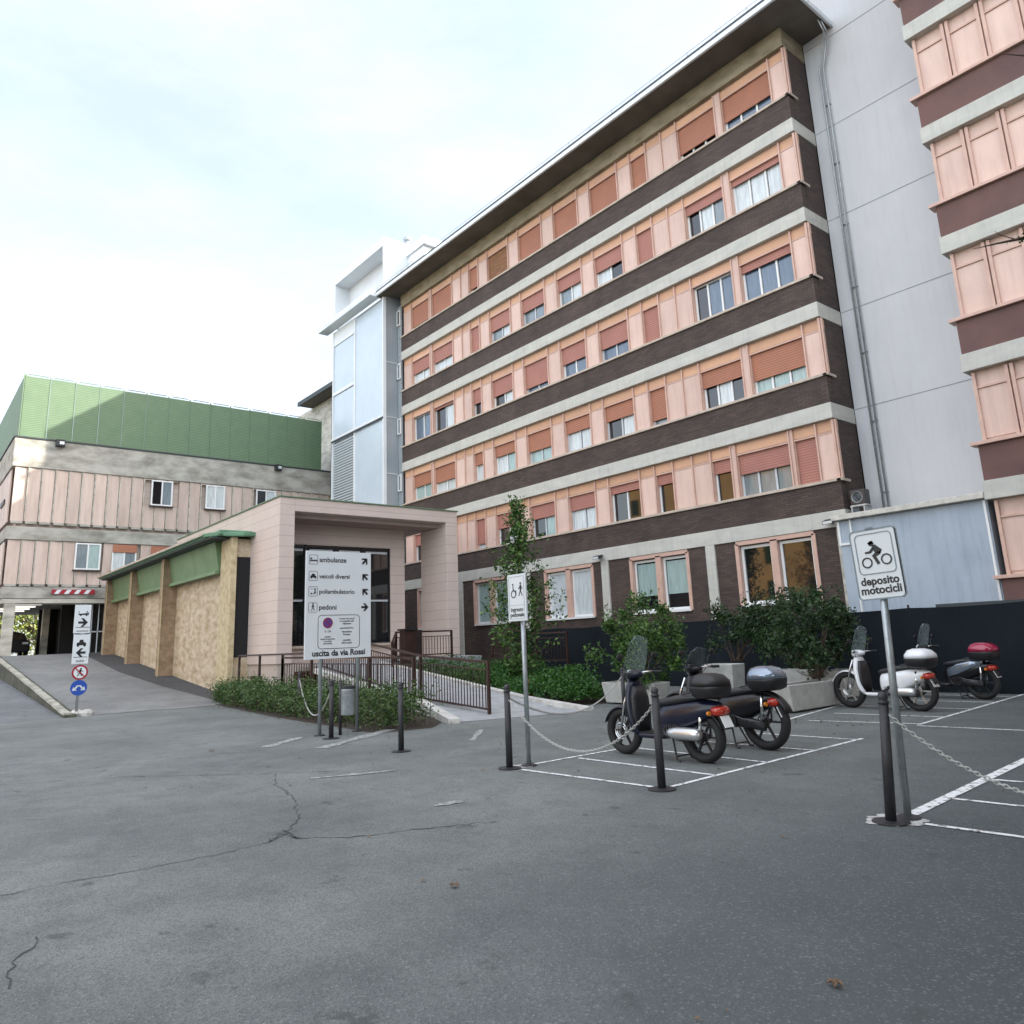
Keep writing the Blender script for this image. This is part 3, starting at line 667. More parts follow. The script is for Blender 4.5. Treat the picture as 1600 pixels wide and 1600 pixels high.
# ================================================================== tower
tw = thing('lift_tower', 'tall pale blue metal-clad lift tower between hospital block and green building', 'tower', (-35.6, 19.5, 0))
XT0, XT1, YT = -38.55, -32.7, 18.5
MB().box(XT0+.1, XT1-.02, YT+.12, 22, 0, 19.5).build('tower_wall', 'tower_side', tw)
b = MB()
b.box(-35.82, XT1-.12, YT+.02, YT+.11, 12.95, 19.3); b.box(-35.82, XT1-.12, YT+.02, YT+.11, 0, 12.75)
b.box(XT0+.12, -35.98, YT+.02, YT+.11, 12.95, 15.5)
b.box(XT0+.12, -35.98, YT+.02, YT+.11, 15.72, 18.5)
b.build('glazed_panel', 'tower_pane', tw)
b = MB()
for k in range(58): b.box(XT0+.15, -36.0, YT+.0, YT+.1, 4+k*.15, 4.09+k*.15)
b.build('louvre_panel', 'louvre', tw)
b = MB()
b.box(XT0, XT0+.1, YT-.05, YT+.12, 0, 19.4); b.box(-35.97, -35.83, YT-.03, YT+.12, 0, 19.4); b.box(XT1-.1, XT1+.01, YT-.05, YT+.12, 0, 19.4)
b.box(XT0+.11, -35.98, YT-.02, YT+.115, 18.52, 19.4); b.box(XT0+.11, -35.98, YT-.04, YT+.115, 15.52, 15.7)
b.box(XT0+.02, XT1-.02, YT-.09, YT-.055, 12.86, 12.98)
b.build('frame', 'white_metal', tw)
MB().box(XT0+.02, XT1-.02, YT-.10, YT-.05, 12.78, 12.84).build('ledge', 'roofedge', tw)
for z in (6.9, 9.9, 12.85, 15.8): MB().box(XT1-.021, XT1+.012, YT+.13, 19.25, z, z+.06).build('joint_strip', 'frame_grey', tw)
b = MB().box(XT0-.75, XT1-.35, YT-.62, YT-.02, 19.5, 19.62); b.prism([(XT0-.75, YT-.62, 19.62), (XT0-.75, YT-.62, 19.85), (XT0-.75, YT-.02, 19.85), (XT0-.75, YT-.02, 19.62)], (XT1-XT0+.4, 0, 0))
b.build('cornice', 'white_metal', tw, bevel=.02)
b = MB()     # roof box with recessed front
b.box(XT0, XT1, YT+.9, 20.9, 19.7, 22.9); b.box(XT0, XT0+.12, YT, YT+.9, 19.7, 22.9); b.box(XT1-.12, XT1, YT, YT+.9, 19.7, 22.9)
b.box(XT0+.12, XT1-.12, YT, YT+.9, 22.4, 22.9)
b.box(XT1-.15, XT1+1.6, 20.0, 22.6, 19.7, 22.15); b.box(XT1-.2, XT1+1.8, 19.9, 22.8, 22.15, 22.25)
b.build('roof_box', 'white_metal', tw, bevel=.01)
MB().box(XT0+.2, XT1-.3, 21.2, 30, 19.4, 24.0).build('rear_shade_block', 'white_metal', tw)  # unseen block added behind the tower to shade the green cladding
MB().lathe((-32.9, 20.1, 22.9), [(.16, 0), (.16, .3), (.26, .32), (.24, .5), (.1, .55)], 10).build('roof_vent', 'galv', tw, smooth=False)

# ================================================================== white stair block + right wing + low extension
wb = thing('stairwell_block', 'tall plain white stairwell wall between the two hospital blocks', 'building', (-8, 20.58, 0))
MB().box(-9.785, -2, 20.58, 34, 0, 29).build('wall', 'whitewall', wb)
b = MB()
for k in range(9): b.box(-9.78, -6, 20.574, 20.579, 7.45+2.94*k, 7.47+2.94*k)
b.build('wall_joint', 'joint', wb)
b = MB()
for dx in (0, .13):
    b.tube([(-8.9+dx*.3, 19.9+dx, 19.45), (-8.9+dx*.3, 20.2+dx, 19.2), (-9.33+dx, 20.48, 18.2), (-9.33+dx, 20.48, 17.9), (-9.33+dx, 20.5, 4.3)], .026, 8)
for k in range(7): b.box(-9.36, -9.17, 20.53, 20.58, 5+2*k, 5.02+2*k)
b.build('downpipe', 'galv', wb, smooth=True)

rb = thing('right_wing', 'right hospital wing with closed pink panels and red-brown render bands', 'building', (0, 18.4, 0))
XB, YR = -6.17, 18.412
ZR = 16.317
MB().box(XB+.05, 34, YR+.45, 34, 0, 29).build('core_wall', 'brick_red', rb)
for i in range(-4, 6):
    z1 = ZR-i*H
    if z1 < 1.5: continue
    b = MB().box(XB, 34, YR, YR+.5, z1-.42, z1); b.build('concrete_band', 'conc', rb, bevel=.01)
    if z1-H > 1.5 or True:
        zb = z1-2.05
        lo = max(0, z1-H+.002)
        b = MB().box(XB+.04, 34, YR+.04, YR+.44, lo, zb-.11); b.build('render_band', 'brick_red', rb)
        b = MB().box(XB-.09, 34, YR-.05, YR+.3, zb-.1, zb-.02); b.build('sill', 'pink_frame', rb, bevel=.01)
        b = MB(); f = MB()
        b.box(XB+.12, 34, YR+.21, YR+.3, zb-.02, z1-.423)
        x = XB+.13
        while x < 20:
            b.box(x+.07, x+.67, YR+.185, YR+.21, zb+.06, z1-.84)
            f.box(x, x+.07, YR+.12, YR+.215, zb-.02, z1-.45); f.box(x+.67, x+.74, YR+.12, YR+.215, zb-.02, z1-.45)
            f.box(x+.07, x+.67, YR+.15, YR+.21, z1-.835, z1-.79)
            x += .775
        b.build('wall_panel', 'pink', rb); f.build('panel_frame', 'pink_frame', rb)

lx = thing('low_extension', 'low pale blue extension with tiled gutter in front of white wall', 'building', (-8, 18.6, 0))
MB().box(-9.68, XB-.02, 18.6, 20.57, 0, 4.12).build('wall', 'whitewall2', lx)
b = MB().box(-9.76, XB-.02, 18.5, 20.57, 4.13, 4.2); b.box(-9.78, XB-.02, 18.44, 18.52, 4.14, 4.27)
for k in range(24): b.box(-9.7+k*.145, -9.62+k*.145, 18.46, 20.5, 4.2, 4.25)
b.build('roof', 'gutter', lx, bevel=.008)
for q in ((-9.70, -9.64, 18.57, 18.6, 3.55, 4.1), (-9.36, -9.32, 18.54, 18.6, 0, 4.12), (-9.69, -9.37, 18.56, 18.6, 3.5, 3.55), (-6.27, -6.22, 18.56, 18.6, 1.9, 4.1)): MB().box(*q).build('trim', 'alu', lx)
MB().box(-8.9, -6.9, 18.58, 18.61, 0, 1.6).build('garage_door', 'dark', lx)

# ================================================================== green-clad building on the left
gb = thing('green_clad_building', 'pink-panelled building topped by green mesh cladding with drive-through underpass', 'building', (-43, 12, 0))
XG = -43.0
# upper storeys as a shell over the underpass
MB().box(-62, XG-.25, 4.4, 24, 4.95, 12.2).build('core_wall', 'pinkstone', gb)
MB().box(-62, XG-.25, 4.4, 24, 4.6, 4.93).build('slab', 'conc_old', gb)
for k in range(14):
    y0 = 4.16+k*1.124; y1 = y0+1.124
    b = MB(); b.box(XG-.06, XG, y0+.02, y1-.02, 12.27, 15.38+random.uniform(-.02, .02))
    b.build('cladding_panel', 'green', gb)
b = MB()
for k in range(15): b.box(XG-.08, XG+.015, 4.14+k*1.124-.02, 4.14+k*1.124+.02, 12.27, 15.46)
for k in range(14):
    y0 = 4.3+k*1.124; b.box(XG-.05, XG-.01, y0, y0+.86, 15.47, 15.5)
b.box(XG-.03, XG+.03, 4.14, 19.9, 12.25, 12.31)
b.build('cladding_trim', 'green_trim', gb)
MB().box(-60, XG-.07, 4.16, 4.24, 12.3, 15.45).build('side_cladding', 'green', gb); MB().box(-60, XG-.07, 19.85, 19.9, 12.3, 15.4).build('side_cladding', 'green', gb)
b = MB().box(-62, XG+.05, 4.0, 24, 10.75, 12.2); b.build('parapet', 'conc_old', gb, bevel=.03)
MB().box(-62, XG+.1, 3.95, 24, 12.2, 12.27).build('coping', 'roofedge', gb)
b = MB().box(-62, XG+.06, 4.02, 24, 7.2, 7.83); b.build('ledge', 'conc_old', gb, bevel=.02)
b = MB().box(-44.2, XG+.06, 4.1, 24, 4.42, 4.95); b.build('lintel', 'conc_old', gb, bevel=.02)
b = MB().box(-44.2, XG+.02, 4.15, 24, 4.2, 4.41); b.build('lintel_beam', 'conc_pale', gb)
GW = [(10.27, 11.34, 9.31, 10.68, 'dg', 0), (13.08, 14.12, 9.34, 10.68, 'ww', 0), (15.89, 17.07, 9.4, 10.68, 'dw', 0),
      (6.96, 8.1, 5.83, 7.15, 'gt', 0), (8.62, 9.75, 5.8, 7.15, 'wg', .3), (10.41, 11.4, 5.8, 7.15, 'gd', .35)]
def gwindow(y0, y1, z0, z1, pn, sh):
    fr = MB(); fw = .07; x = XG+.02
    fr.box(x, x+.07, y0, y1, z0, z0+fw); fr.box(x, x+.07, y0, y1, z1-fw, z1)
    ym = (y0+y1)/2
    for a, c in ((y0, y0+fw), (ym-fw/2, ym+fw/2), (y1-fw, y1)): fr.box(x, x+.068, a, c, z0+fw, z1-fw)
    F = fr.build('window', 'alu', gb)
    for (a, c), p_ in zip(((y0+fw, ym-fw/2), (ym+fw/2, y1-fw)), pn):
        MB().poly([(x+.03, a, z0+fw), (x+.03, c, z0+fw), (x+.031, c, z1-fw), (x+.031, a, z1-fw)]).build('pane', PM[p_], F)
    if sh: MB().box(x+.075, x+.1, y0, y1, z1-(z1-z0)*sh, z1).build('roller_shutter', 'shutter', F)
    MB().box(XG, XG+.16, y0-.06, y1+.06, z0-.07, z0-.01).build('sill', 'rust', F)
for q in GW: gwindow(*q)
def cladd(z0, z1, wins):
    b = MB(); f = MB(); y = 4.14; n = 0
    while y < 20.3:
        y1 = y+.58; w_ = [q for q in wins if q[0]-.1 < (y+y1)/2 < q[1]+.1]
        top = z1 if not w_ else w_[0][2]-.07
        # each panel is a shallow fold: proud on its left side
        for (za, zb) in ([(z0, z1)] if not w_ else [(z0, top), (w_[0][3], z1)]):
            if zb-za < .05: continue
            b.prism([(XG-.2, y+.02, za), (XG+.0, y+.02, za), (XG-.05, y1-.05, za), (XG-.2, y1-.05, za)], (0, 0, zb-za))
        f.box(XG-.2, XG+.035, y1-.03, y1+.01, z0, top)
        y = y1
    b.build('wall_panel', 'pink_pale', gb); f.build('panel_fin', 'conc_pale', gb)
    s_ = MB(); y = 4.14
    while y < 20.3: s_.box(XG-.1, XG+.06, y+.04, y+.5, z0-.12, z0-.01); y += .58
    s_.build('panel_foot', 'conc_old', gb)
cladd(8.1, 10.74, GW[:3]); cladd(5.1, 7.19, GW[3:])
b = MB()
x = -43.6
while x > -60:
    b.box(x-.5, x, 4.06, 4.12, 8.1, 10.7); b.box(x-.5, x, 4.06, 4.12, 5.1, 7.15); x -= .58
b.build('side_panel', 'pink_pale', gb)
b = MB()
for z in (9.2, 5.9):
    for x in (-45, -48.5): b.box(x-1.5, x, 4.0, 4.07, z, z+.25)
b.build('side_opening', 'rust', gb)
# underpass: column, walls, glazed doors, ceiling lamps
MB().box(XG-.35, XG, 4.28, 4.72, .8, 4.2).build('column', 'conc_pale', gb, bevel=.02)
MB().box(-60, -59.6, 4.28, 4.72, 1.5, 4.6).build('column', 'conc_pale', gb)
MB().box(-55, -54.6, 7.45, 7.8, 1.7, 4.6).build('column', 'conc_pale', gb)
b = MB().box(-60, XG-.6, 6.9, 24, 1.6, 4.6) if False else MB()
b.box(-56, -55.8, 7.4, 16, 1.7, 4.6); b.box(-48, -47.8, 7.35, 8.4, 1.7, 4.6); b.box(-56, -48, 8.4, 8.6, 1.7, 4.6)
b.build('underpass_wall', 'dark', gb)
b = MB()
for k in range(6): b.box(-45.0-k*2.2, -44.85-k*2.2, 5.1, 6.6, 4.5, 4.56)
b.build('ceiling_lamp', 'lampglow', gb)
b = MB()
for y in (7.75, 8.05, 8.35, 8.6): b.box(XG-.8, XG-.74, y, y+.05, 1.8, 4.2)
b.box(XG-.8, XG-.74, 7.75, 8.65, 2.8, 2.86)
b.build('door_frame', 'frame_grey', gb)
MB().box(XG-.78, XG-.76, 7.8, 8.6, 1.8, 4.2).build('door_glass', 'p_dark', gb)
MB().box(-60, XG-.2, 8.7, 8.9, 1.0, 4.6).build('inner_wall', 'conc_old', gb)
def stripes():
    t = thing('height_limit_bar', 'red and white striped height bar over the underpass', 'barrier', (XG+.1, 7, 4.75))
    MB().box(XG+.12, XG+.16, 6.1, 7.95, 4.62, 4.84).build('bar', 'red', t)
    b = MB()
    for k in range(4):
        y = 6.2+k*.42; b.prism([(XG+.161, y, 4.63), (XG+.161, y+.19, 4.63), (XG+.161, y+.33, 4.83), (XG+.161, y+.14, 4.83)], (.004, 0, 0))
    b.build('stripe', 'sign_white', t)
stripes()
# far wing behind the tower
fwg = thing('far_wing', 'distant wing with overhanging eave between tower and green building', 'building', (-47, 22, 0))
MB().box(-54, -46, 23, 32, 0, 18.99).build('wall', 'conc_pale', fwg)
MB().box(-45.99, -43.1, 22.9, 32, 0, 18.99).build('wall', 'brick_red', fwg)
MB().box(-51.4, -41, 22, 33, 19.0, 19.2).build('eave', 'soffit', fwg)
MB().box(-51.5, -41, 21.9, 22, 19.0, 19.3).build('gutter', 'roofedge', fwg)
b = MB().box(-42.9, -38.6, 20.5, 21, 0, 17); b.build('dark_gap_wall', 'roofedge', fwg)
b = MB()
for k in range(5): b.tube([(-41.2, 20.3, 12.6+k*.75), (-38.7, 20.3, 12.6+k*.75)], .06, 6)
b.box(-41, -40, 19.9, 20.4, 15.3, 16.1)
b.build('pipework', 'galv', fwg)

# ================================================================== travertine annex + pink entrance pavilion
an = thing('travertine_annex', 'travertine-clad annex with fin walls under a green metal canopy', 'building', (-33, 9, 0))
MB().box(-41.9, -25.42, 8.8, 10.6, -.3, 5.2).build('wall', 'travertine', an)
for x0, x1 in ((-26.35, -25.32),):
    MB().box(x0, x1, 8.62, 8.81, -.2, 5.25).build('corner_pier', 'trav_edge', an, bevel=.01)
for xf in (-31.9, -36.9, -41.6):
    b = MB().box(xf-.33, xf, 8.25, 8.82, -.2, 5.25); b.build('fin_wall', 'travertine_b', an, bevel=.01)
    MB().box(xf-.02, xf+.025, 8.235, 8.27, 0, 5.25).build('fin_edge', 'trav_edge', an)
b = MB()
for xa, xb in ((-31.85, -26.4), (-36.85, -32.3), (-41.55, -37.3)):
    b.prism([(xa, 8.58, 4.22), (xa, 8.79, 4.22), (xa, 8.79, 5.2), (xa, 8.42, 5.2)], (xb-xa, 0, 0))
    b.box(xa, xb, 8.46, 8.6, 4.12, 4.24)
b.build('clerestory_panel', 'green_wall', an)
b = MB()
b.prism([(-41.9, 7.95, 5.25), (-41.9, 10.7, 5.4), (-41.9, 10.7, 5.56), (-41.9, 7.95, 5.37)], (15.95, 0, 0))
b.box(-27.0, -25.3, 8.2, 10.4, 5.3, 5.47)
b.box(-41.95, -25.9, 7.86, 7.96, 5.30, 5.385); b.prism([(-25.95, 7.86, 5.26), (-25.3, 8.35, 5.27), (-25.3, 8.35, 5.43), (-25.95, 7.86, 5.4)], (-.1, .1, 0))
b.prism([(-25.3, 8.3, 5.24), (-25.0, 8.9, 5.24), (-25.0, 10.2, 5.28), (-25.3, 10.4, 5.28)], (0, 0, .15))
b.build('canopy', 'green_canopy', an, bevel=.03)
MB().box(-41.8, -25.5, 8.0, 10.6, 5.205, 5.245).build('canopy_soffit', 'roofedge', an)
MB().box(-41.95, -25.9, 7.84, 7.858, 5.33, 5.40).build('drip_edge', 'sill', an)  # lit canopy edge put in as a paler strip
MB().box(-25.43, -25.40, 8.82, 9.3, 1.35, 4.6).build('side_window', 'dark', an)
b = MB().box(-39.3, -38.8, 8.77, 8.8, 2.5, 3.6); b.build('slot_window', 'dark', an)
b = MB().box(-32.9, -32.25, 8.6, 8.8, 1.6, 1.66); b.box(-37.9, -37.25, 8.6, 8.8, 1.9, 1.96); b.build('stone_sill', 'sill', an)

pv = thing('entrance_pavilion', 'pink stone entrance pavilion with deep portal frame and dark glazing', 'building', (-25, 12, 0))
PX, PY = -23.0, 9.28
b = MB()
b.box(-34, -23.5, PY+.5, 16.05, 5.8, 6.26)          # roof slab
b.box(-34, PX, PY, PY+.5, 1.1, 6.26)       # left side wall
b.box(PX-.5, PX, PY+.5, 16.05, 5.83, 6.26)        # beam
b.box(-24.75, PX, 15.56, 16.05, 1.1, 5.83)          # right fin
b.build('portal_frame', 'pinkstone', pv, bevel=.012)
b = MB()                                           # recessed wall with window opening
b.box(-24.95, -24.6, 14.15, 14.75, 1.1, 5.8); b.box(-24.95, -24.6, PY+.5, 14.15, 5.0, 5.8); b.box(-24.95, -24.6, PY+.5, 14.15, 1.1, 1.62)
b.build('recessed_wall', 'pinkstone', pv)
b = MB().box(-30, -24.95, 14.4, 14.75, 1.1, 5.8); b.box(-24.6, -23.5, PY+.5, 15.56, 5.7, 5.82); b.build('inner_wall', 'pinkstone', pv)
MB().box(-34, PX+.04, PY-.04, 16.09, 6.262, 6.30).build('roof_edge', 'green_trim', pv)
b = MB()
ys = [PY+.5, 10.9, 12.0, 13.05, 14.15]
for y in ys: b.box(-24.72, -24.64, y-.04, y+.04, 1.62, 5.0)
for z in (1.64, 3.15, 4.93): b.box(-24.72, -24.65, PY+.5, 14.15, z-.03, z+.03)
W_ = b.build('window', 'ink', pv)
for a, c in zip(ys[:-1], ys[1:]):
    MB().box(-24.70, -24.69, a+.04, c-.04, 1.67, 4.9).build('pane', 'p_dark', W_)
b = MB()
for a, c in zip(ys[:-1], ys[1:]): b.box(-24.66, -24.63, a+.12, c-.12, 4.78, 4.86); b.box(-24.66, -24.63, a+.1, c-.1, 3.08, 3.14)
b.build('glazing_bar', 'frame_grey', W_)
MB().box(-24.62, -24.45, PY+.5, 14.2, 1.54, 1.62).build('sill', 'sill', pv)
MB().box(-34, PX-.05, PY+.06, 16, -.1, 1.1).build('base_wall', 'pinkstone_low', pv)
for q in ((PX-.05, PX, 9.9, 10.9, .1, .85), (PX-.05, PX, 11.2, 12.9, .2, 1.0), (-25.0, -24.2, PY+.0, PY+.07, .1, .75)): MB().box(*q).build('base_door', 'rust_door', pv)
# raised porch and ramp
pr_ = thing('access_ramp', 'pale paved wheelchair ramp with flared kerbs climbing to the pavilion', 'ramp', (-16, 11, 0))
def qz(x): return .01+max(0, (-13.4-x))*.125
b = MB()
prof = [(-12.3, 0.006), (-13.4, .02), (-21.5, 1.05), (-22.9, 1.1)]
b.v += [(-12.75, 8.75, .006), (-11.95, 11.6, .006), (-13.4, 9.95, .03), (-13.4, 11.8, .03), (-21.5, 9.95, 1.03), (-21.5, 11.8, 1.03), (-22.9, 9.95, 1.08), (-22.9, 15.9, 1.08), (-21.5, 15.9, 1.06), (-15.6, 9.75, .20)]
b.f += [(0, 1, 3, 2), (2, 3, 5, 4), (4, 5, 8, 7, 6), (0, 2, 9)]
i = len(b.v); b.v += [(-13.4, 11.8, -.1), (-21.5, 11.8, -.1), (-21.5, 15.9, -.1), (-21.5, 9.95, -.1), (-13.4, 9.95, -.1)]
b.f += [(3, i, i+1, 5), (5, i+1, i+2, 8), (4, i+3, i+4, 2)]
b.build('ramp_slab', 'paving', pr_)
b = MB()
b.prism([(-12.55, 8.5, 0), (-12.75, 8.72, 0), (-15.7, 9.9, 0), (-15.7, 9.66, 0)], (0, 0, .03))
i = len(b.v)
b.v += [(-12.55, 8.5, .03), (-12.75, 8.72, .03), (-15.7, 9.92, .26), (-15.7, 9.66, .26)]
b.f += [(i, i+1, i+2, i+3), (i, i+3, i-1-2, i-8) if False else (i, i+1, i+2)]
b.bar((-12.6, 8.62, .03), (-15.7, 9.8, .2), .22, .12)
b.bar((-12.0, 11.65, .02), (-14.7, 12.0, .16), .2, .1); b.bar((-14.7, 12.0, .16), (-21.4, 12.0, .98), .2, .12)
b.bar((-15.7, 9.8, .2), (-21.4, 9.8, .9), .2, .12)
b.build('kerb_edge', 'pale_kerb', pr_)

def railing(name, label, pts, h, pick=.11, posts=None, low=.12, grp=None, midrail=True):
    """pts: foot line (x,y,z); one thing with rails, posts, pickets"""
    t = thing(name, label, 'railing', pts[0], grp)
    rails = MB(); pk = MB(); po = MB()
    for a, b_ in zip(pts[:-1], pts[1:]):
        a = Vector(a); b_ = Vector(b_); up = Vector((0, 0, 1))
        rails.bar(a+up*h, b_+up*h, .05, .05)
        if midrail: rails.bar(a+up*(h-.16), b_+up*(h-.16), .03, .025)
        if low is not None: rails.bar(a+up*low, b_+up*low, .035, .035)
        L_ = (b_-a).length
        if pick:
            n = int(L_/pick)
            for k in range(1, n):
                p = a+(b_-a)*k/n; pk.box(p.x-.008, p.x+.008, p.y-.008, p.y+.008, p.z+(low or 0), p.z+h-(.16 if midrail else 0))
    for p in (posts or pts): MB().box(p[0]-.03, p[0]+.03, p[1]-.03, p[1]+.03, p[2]-.05, p[2]+h+.02).build('post', 'rust', t)
    rails.build('rail', 'rust', t)
    if pick: pk.build('pickets', 'rust', t)
    return t
railing('railing', 'brown picket railing along the middle of the wheelchair ramp', [(-13.25, 9.95, .0), (-15.9, 9.95, .16), (-18.4, 9.95, .5), (-21.3, 9.95, .9)], 1.08)
railing('railing', 'brown railing on the low terrace in front of pavilion side wall', [(-24.6, 8.75, .4), (-22.9, 8.75, .4), (-21.2, 8.75, .4), (-19.3, 8.75, .4)], 1.0, None, low=None, midrail=False)
railing('railing', 'upper brown railing on the pavilion porch', [(-20.6, 11.9, .75), (-21.4, 12.5, 1.06), (-21.4, 14.6, 1.06)], .85, .11)
railing('railing', 'short brown railing right of the pavilion pillar', [(-21.4, 16.3, 1.0), (-19.8, 16.9, .7), (-18.6, 17.2, .7)], 1.0, .12)
railing('railing', 'brown picket railing behind the big direction sign', [(-21.2, 8.75, .3), (-17.2, 9.3, .25), (-15.9, 9.75, .2)], 1.0, .12)
d = thing('intercom_post', 'dark brown intercom cabinet beside pavilion pillar', 'cabinet', (-20.9, 12.6, 1.0))
MB().box(-21.1, -20.8, 12.45, 12.85, .9, 1.95).build('body', 'rust', d, bevel=.01); MB().box(-21.15, -20.75, 12.4, 12.9, 1.95, 2.0).build('cap', 'ink', d)

# ================================================================== net fence
nf = thing('net_fence', 'dark blue shade net fence along the foot of the hospital', 'fence', (-14, 18, 0))
b = MB(); n = 150; x0, x1 = -22.4, -5.2
random.seed(11)
for r_ in range(7):
    for k in range(n+1):
        x = x0+(x1-x0)*k/n; z = .02+1.83*r_/6
        sag = -.03*math.sin(math.pi*((x-x0) % 2.4)/2.4) if r_ == 6 else 0
        b.v.append((x, 18.0+.025*math.sin(x*5.3+r_*.4)*(1-r_/8)+.015*math.sin(x*13), z+sag))
for r_ in range(6):
    for k in range(n): a = r_*(n+1)+k; b.f.append((a, a+1, a+n+2, a+n+1))
b.build('net', 'net', nf, smooth=True)
x = x0
while x <= x1+.1: MB().tube([(x, 18.06, 0), (x, 18.06, 1.92)], .025, 6).build('post', 'post_dark', nf); x += 2.4
b = MB()
for k in range(1): b.box(-7.5, -5.4, 18.3, 18.35, 0, 1.9)
fb = b.build('door', 'roofedge', rb)

# ================================================================== small wall-mounted things
def flood(loc, label, ang):
    t = thing('floodlight', label, 'floodlight', loc, 'floodlights on the walls')
    x, y, z = loc
    MB().prism([(x-.16, y-.32, z-.05), (x+.16, y-.32, z-.05), (x+.16, y-.1, z+.02), (x-.16, y-.1, z+.02)], (0, 0, .09)).build('housing', 'post_dark', t, bevel=.01)
    MB().box(x-.13, x+.13, y-.335, y-.322, z-.04, z+.03).build('lens', 'lens', t)
    MB().box(x-.02, x+.02, y-.12, y, z-.03, z+.03).build('bracket', 'galv', t)
flood((-10.15, 19.27, 4.2), 'floodlight on the band at the hospital corner by the low extension', 0)
flood((-18.8, 19.27, 4.2), 'floodlight on the band above the ground floor windows near the tree', 0)
for y, lab in ((5.9, 'floodlight on the left end of the stained concrete parapet'), (17.1, 'floodlight on the far right end of the stained concrete parapet')):
    t = thing('floodlight', lab, 'floodlight', (XG+.05, y, 12.1), 'floodlights on the walls')
    MB().box(XG+.1, XG+.35, y-.2, y+.2, 11.9, 12.25).build('housing', 'ink', t, bevel=.02); MB().box(XG+.351, XG+.36, y-.05, y+.15, 12.0, 12.15).build('lens', 'lens', t)
ac = thing('air_conditioner', 'outdoor air conditioner unit on roof brackets at hospital corner', 'air conditioner', (-9.5, 19.3, 4.3))
MB().box(-9.68, -9.28, 19.4, 19.7, 4.60, 5.0).build('casing', 'rim_dark', ac, bevel=.015)
b = MB().torus((-9.48, 19.39, 4.8), .14, .01, 'y', 20, 5)
for k in range(3): b.torus((-9.48, 19.39, 4.8), .035+.035*k, .005, 'y', 16, 4)
b.build('fan_grille', 'galv', ac)
MB().lathe((-9.48, 19.396, 4.8), [(.14, 0), (.14, .003)], 20, 'y').build('fan', 'dark', ac)
b = MB().box(-9.66, -9.63, 19.36, 19.75, 4.28, 4.56); b.box(-9.33, -9.30, 19.36, 19.75, 4.28, 4.56); b.box(-9.7, -9.26, 19.4, 19.7, 4.56, 4.6); b.build('bracket', 'galv', ac)

# ================================================================== bollards and chains
def bollard(loc, label, h=1.0, lean=(0, 0)):
    t = thing('bollard', label, 'bollard', loc, 'cast iron bollards')
    x, y, z = loc; lx_, ly_ = lean
    a = Vector((x, y, 0)); e = Vector((x+lx_, y+ly_, h-.09))
    MB().tube([a, a+(e-a)*.5, e], [.042, .04, .037], 14).build('post', 'post_dark', t, smooth=True)
    MB().lathe(tuple(e), [(.042, 0), (.045, .012), (.03, .02), (.036, .035), (.04, .055), (.03, .08), (.008, .092)], 14).build('knob', 'post_dark', t, smooth=True)
    MB().lathe((x, y, .004), [(.14, 0), (.14, .008), (.05, .016)], 18).build('base_plate', 'post_dark', t)
    return e
BL = [((-17.69, 7.72, 0), 'farthest bollard on the left, at the hedge behind the direction sign'),
      ((-12.63, 6.10, 0), 'bollard standing between the two poles of the direction sign'),
      ((-10.13, 5.99, 0), 'unchained bollard just right of the direction sign'),
      ((-7.62, 6.0, 0), 'bollard next to the pedestrian entrance sign pole'),
      ((-5.35, 6.12, 0), 'bollard in front of the navy scooter'),
      ((-3.12, 6.20, 0), 'nearest bollard, beside the motorcycle parking sign pole'),
      ((-10.62, 11.24, 0), 'bollard behind the navy scooter by the shrub planter'),
      ((-9.3, 16.92, 0), 'far bollard behind the concrete planter near the white scooter')]
tops_ = []
for k, (l, lb) in enumerate(BL): tops_.append(bollard(l, lb, .98 if k != 6 else .9, (.07, .0) if k == 5 else (0, 0)))
def chain(a, b_, sag, label):
    a = Vector(a); b_ = Vector(b_); L_ = (b_-a).length*1.02+sag; n = int(L_/.036); m_ = MB()
    P = []
    for k in range(n+1):
        t = k/n; p = a.lerp(b_, t); p.z -= 4*sag*t*(1-t); P.append(p)
    for k in range(n):
        c = (P[k]+P[k+1])/2; d_ = (P[k+1]-P[k]).normalized(); s1 = d_.cross(Vector((0, 0, 1))).normalized(); s2 = s1.cross(d_)
        q = s1 if k % 2 else s2
        base = len(m_.v); N_, K_ = 8, 4
        for i_ in range(N_):
            th = 2*math.pi*i_/N_; cc = c+d_*.026*math.cos(th)+q*.013*math.sin(th); out = (d_*math.cos(th)+q*math.sin(th)); o2 = d_.cross(q)
            for j in range(K_):
                ph = 2*math.pi*j/K_; m_.v.append(tuple(cc+(out*math.cos(ph)+o2*math.sin(ph))*.0042))
        for i_ in range(N_):
            for j in range(K_): m_.f.append((base+i_*K_+j, base+((i_+1) % N_)*K_+j, base+((i_+1) % N_)*K_+(j+1) % K_, base+i_*K_+(j+1) % K_))
    o = m_.build('chain', 'chain', None, smooth=True); tag(o, label, 'chain', 'chains between bollards')
E = [Vector((t.x, t.y, t.z-.06)) for t in tops_]
chain(E[0], E[1], .62, 'steel chain sagging deep in front of the hedge behind the direction sign')
chain(E[3], E[4], .55, 'steel chain sagging in front of the navy scooter')
chain(E[3], E[6], .42, 'steel chain running back from entrance sign bollard toward the shrub planter')
chain(E[5], (-.6, 6.7, .9), .62, 'steel chain leaving the nearest bollard toward the right edge')
chain(E[7], (-8.3, 13.6, .72), .25, 'steel chain hanging over the concrete planter beside the white scooter')

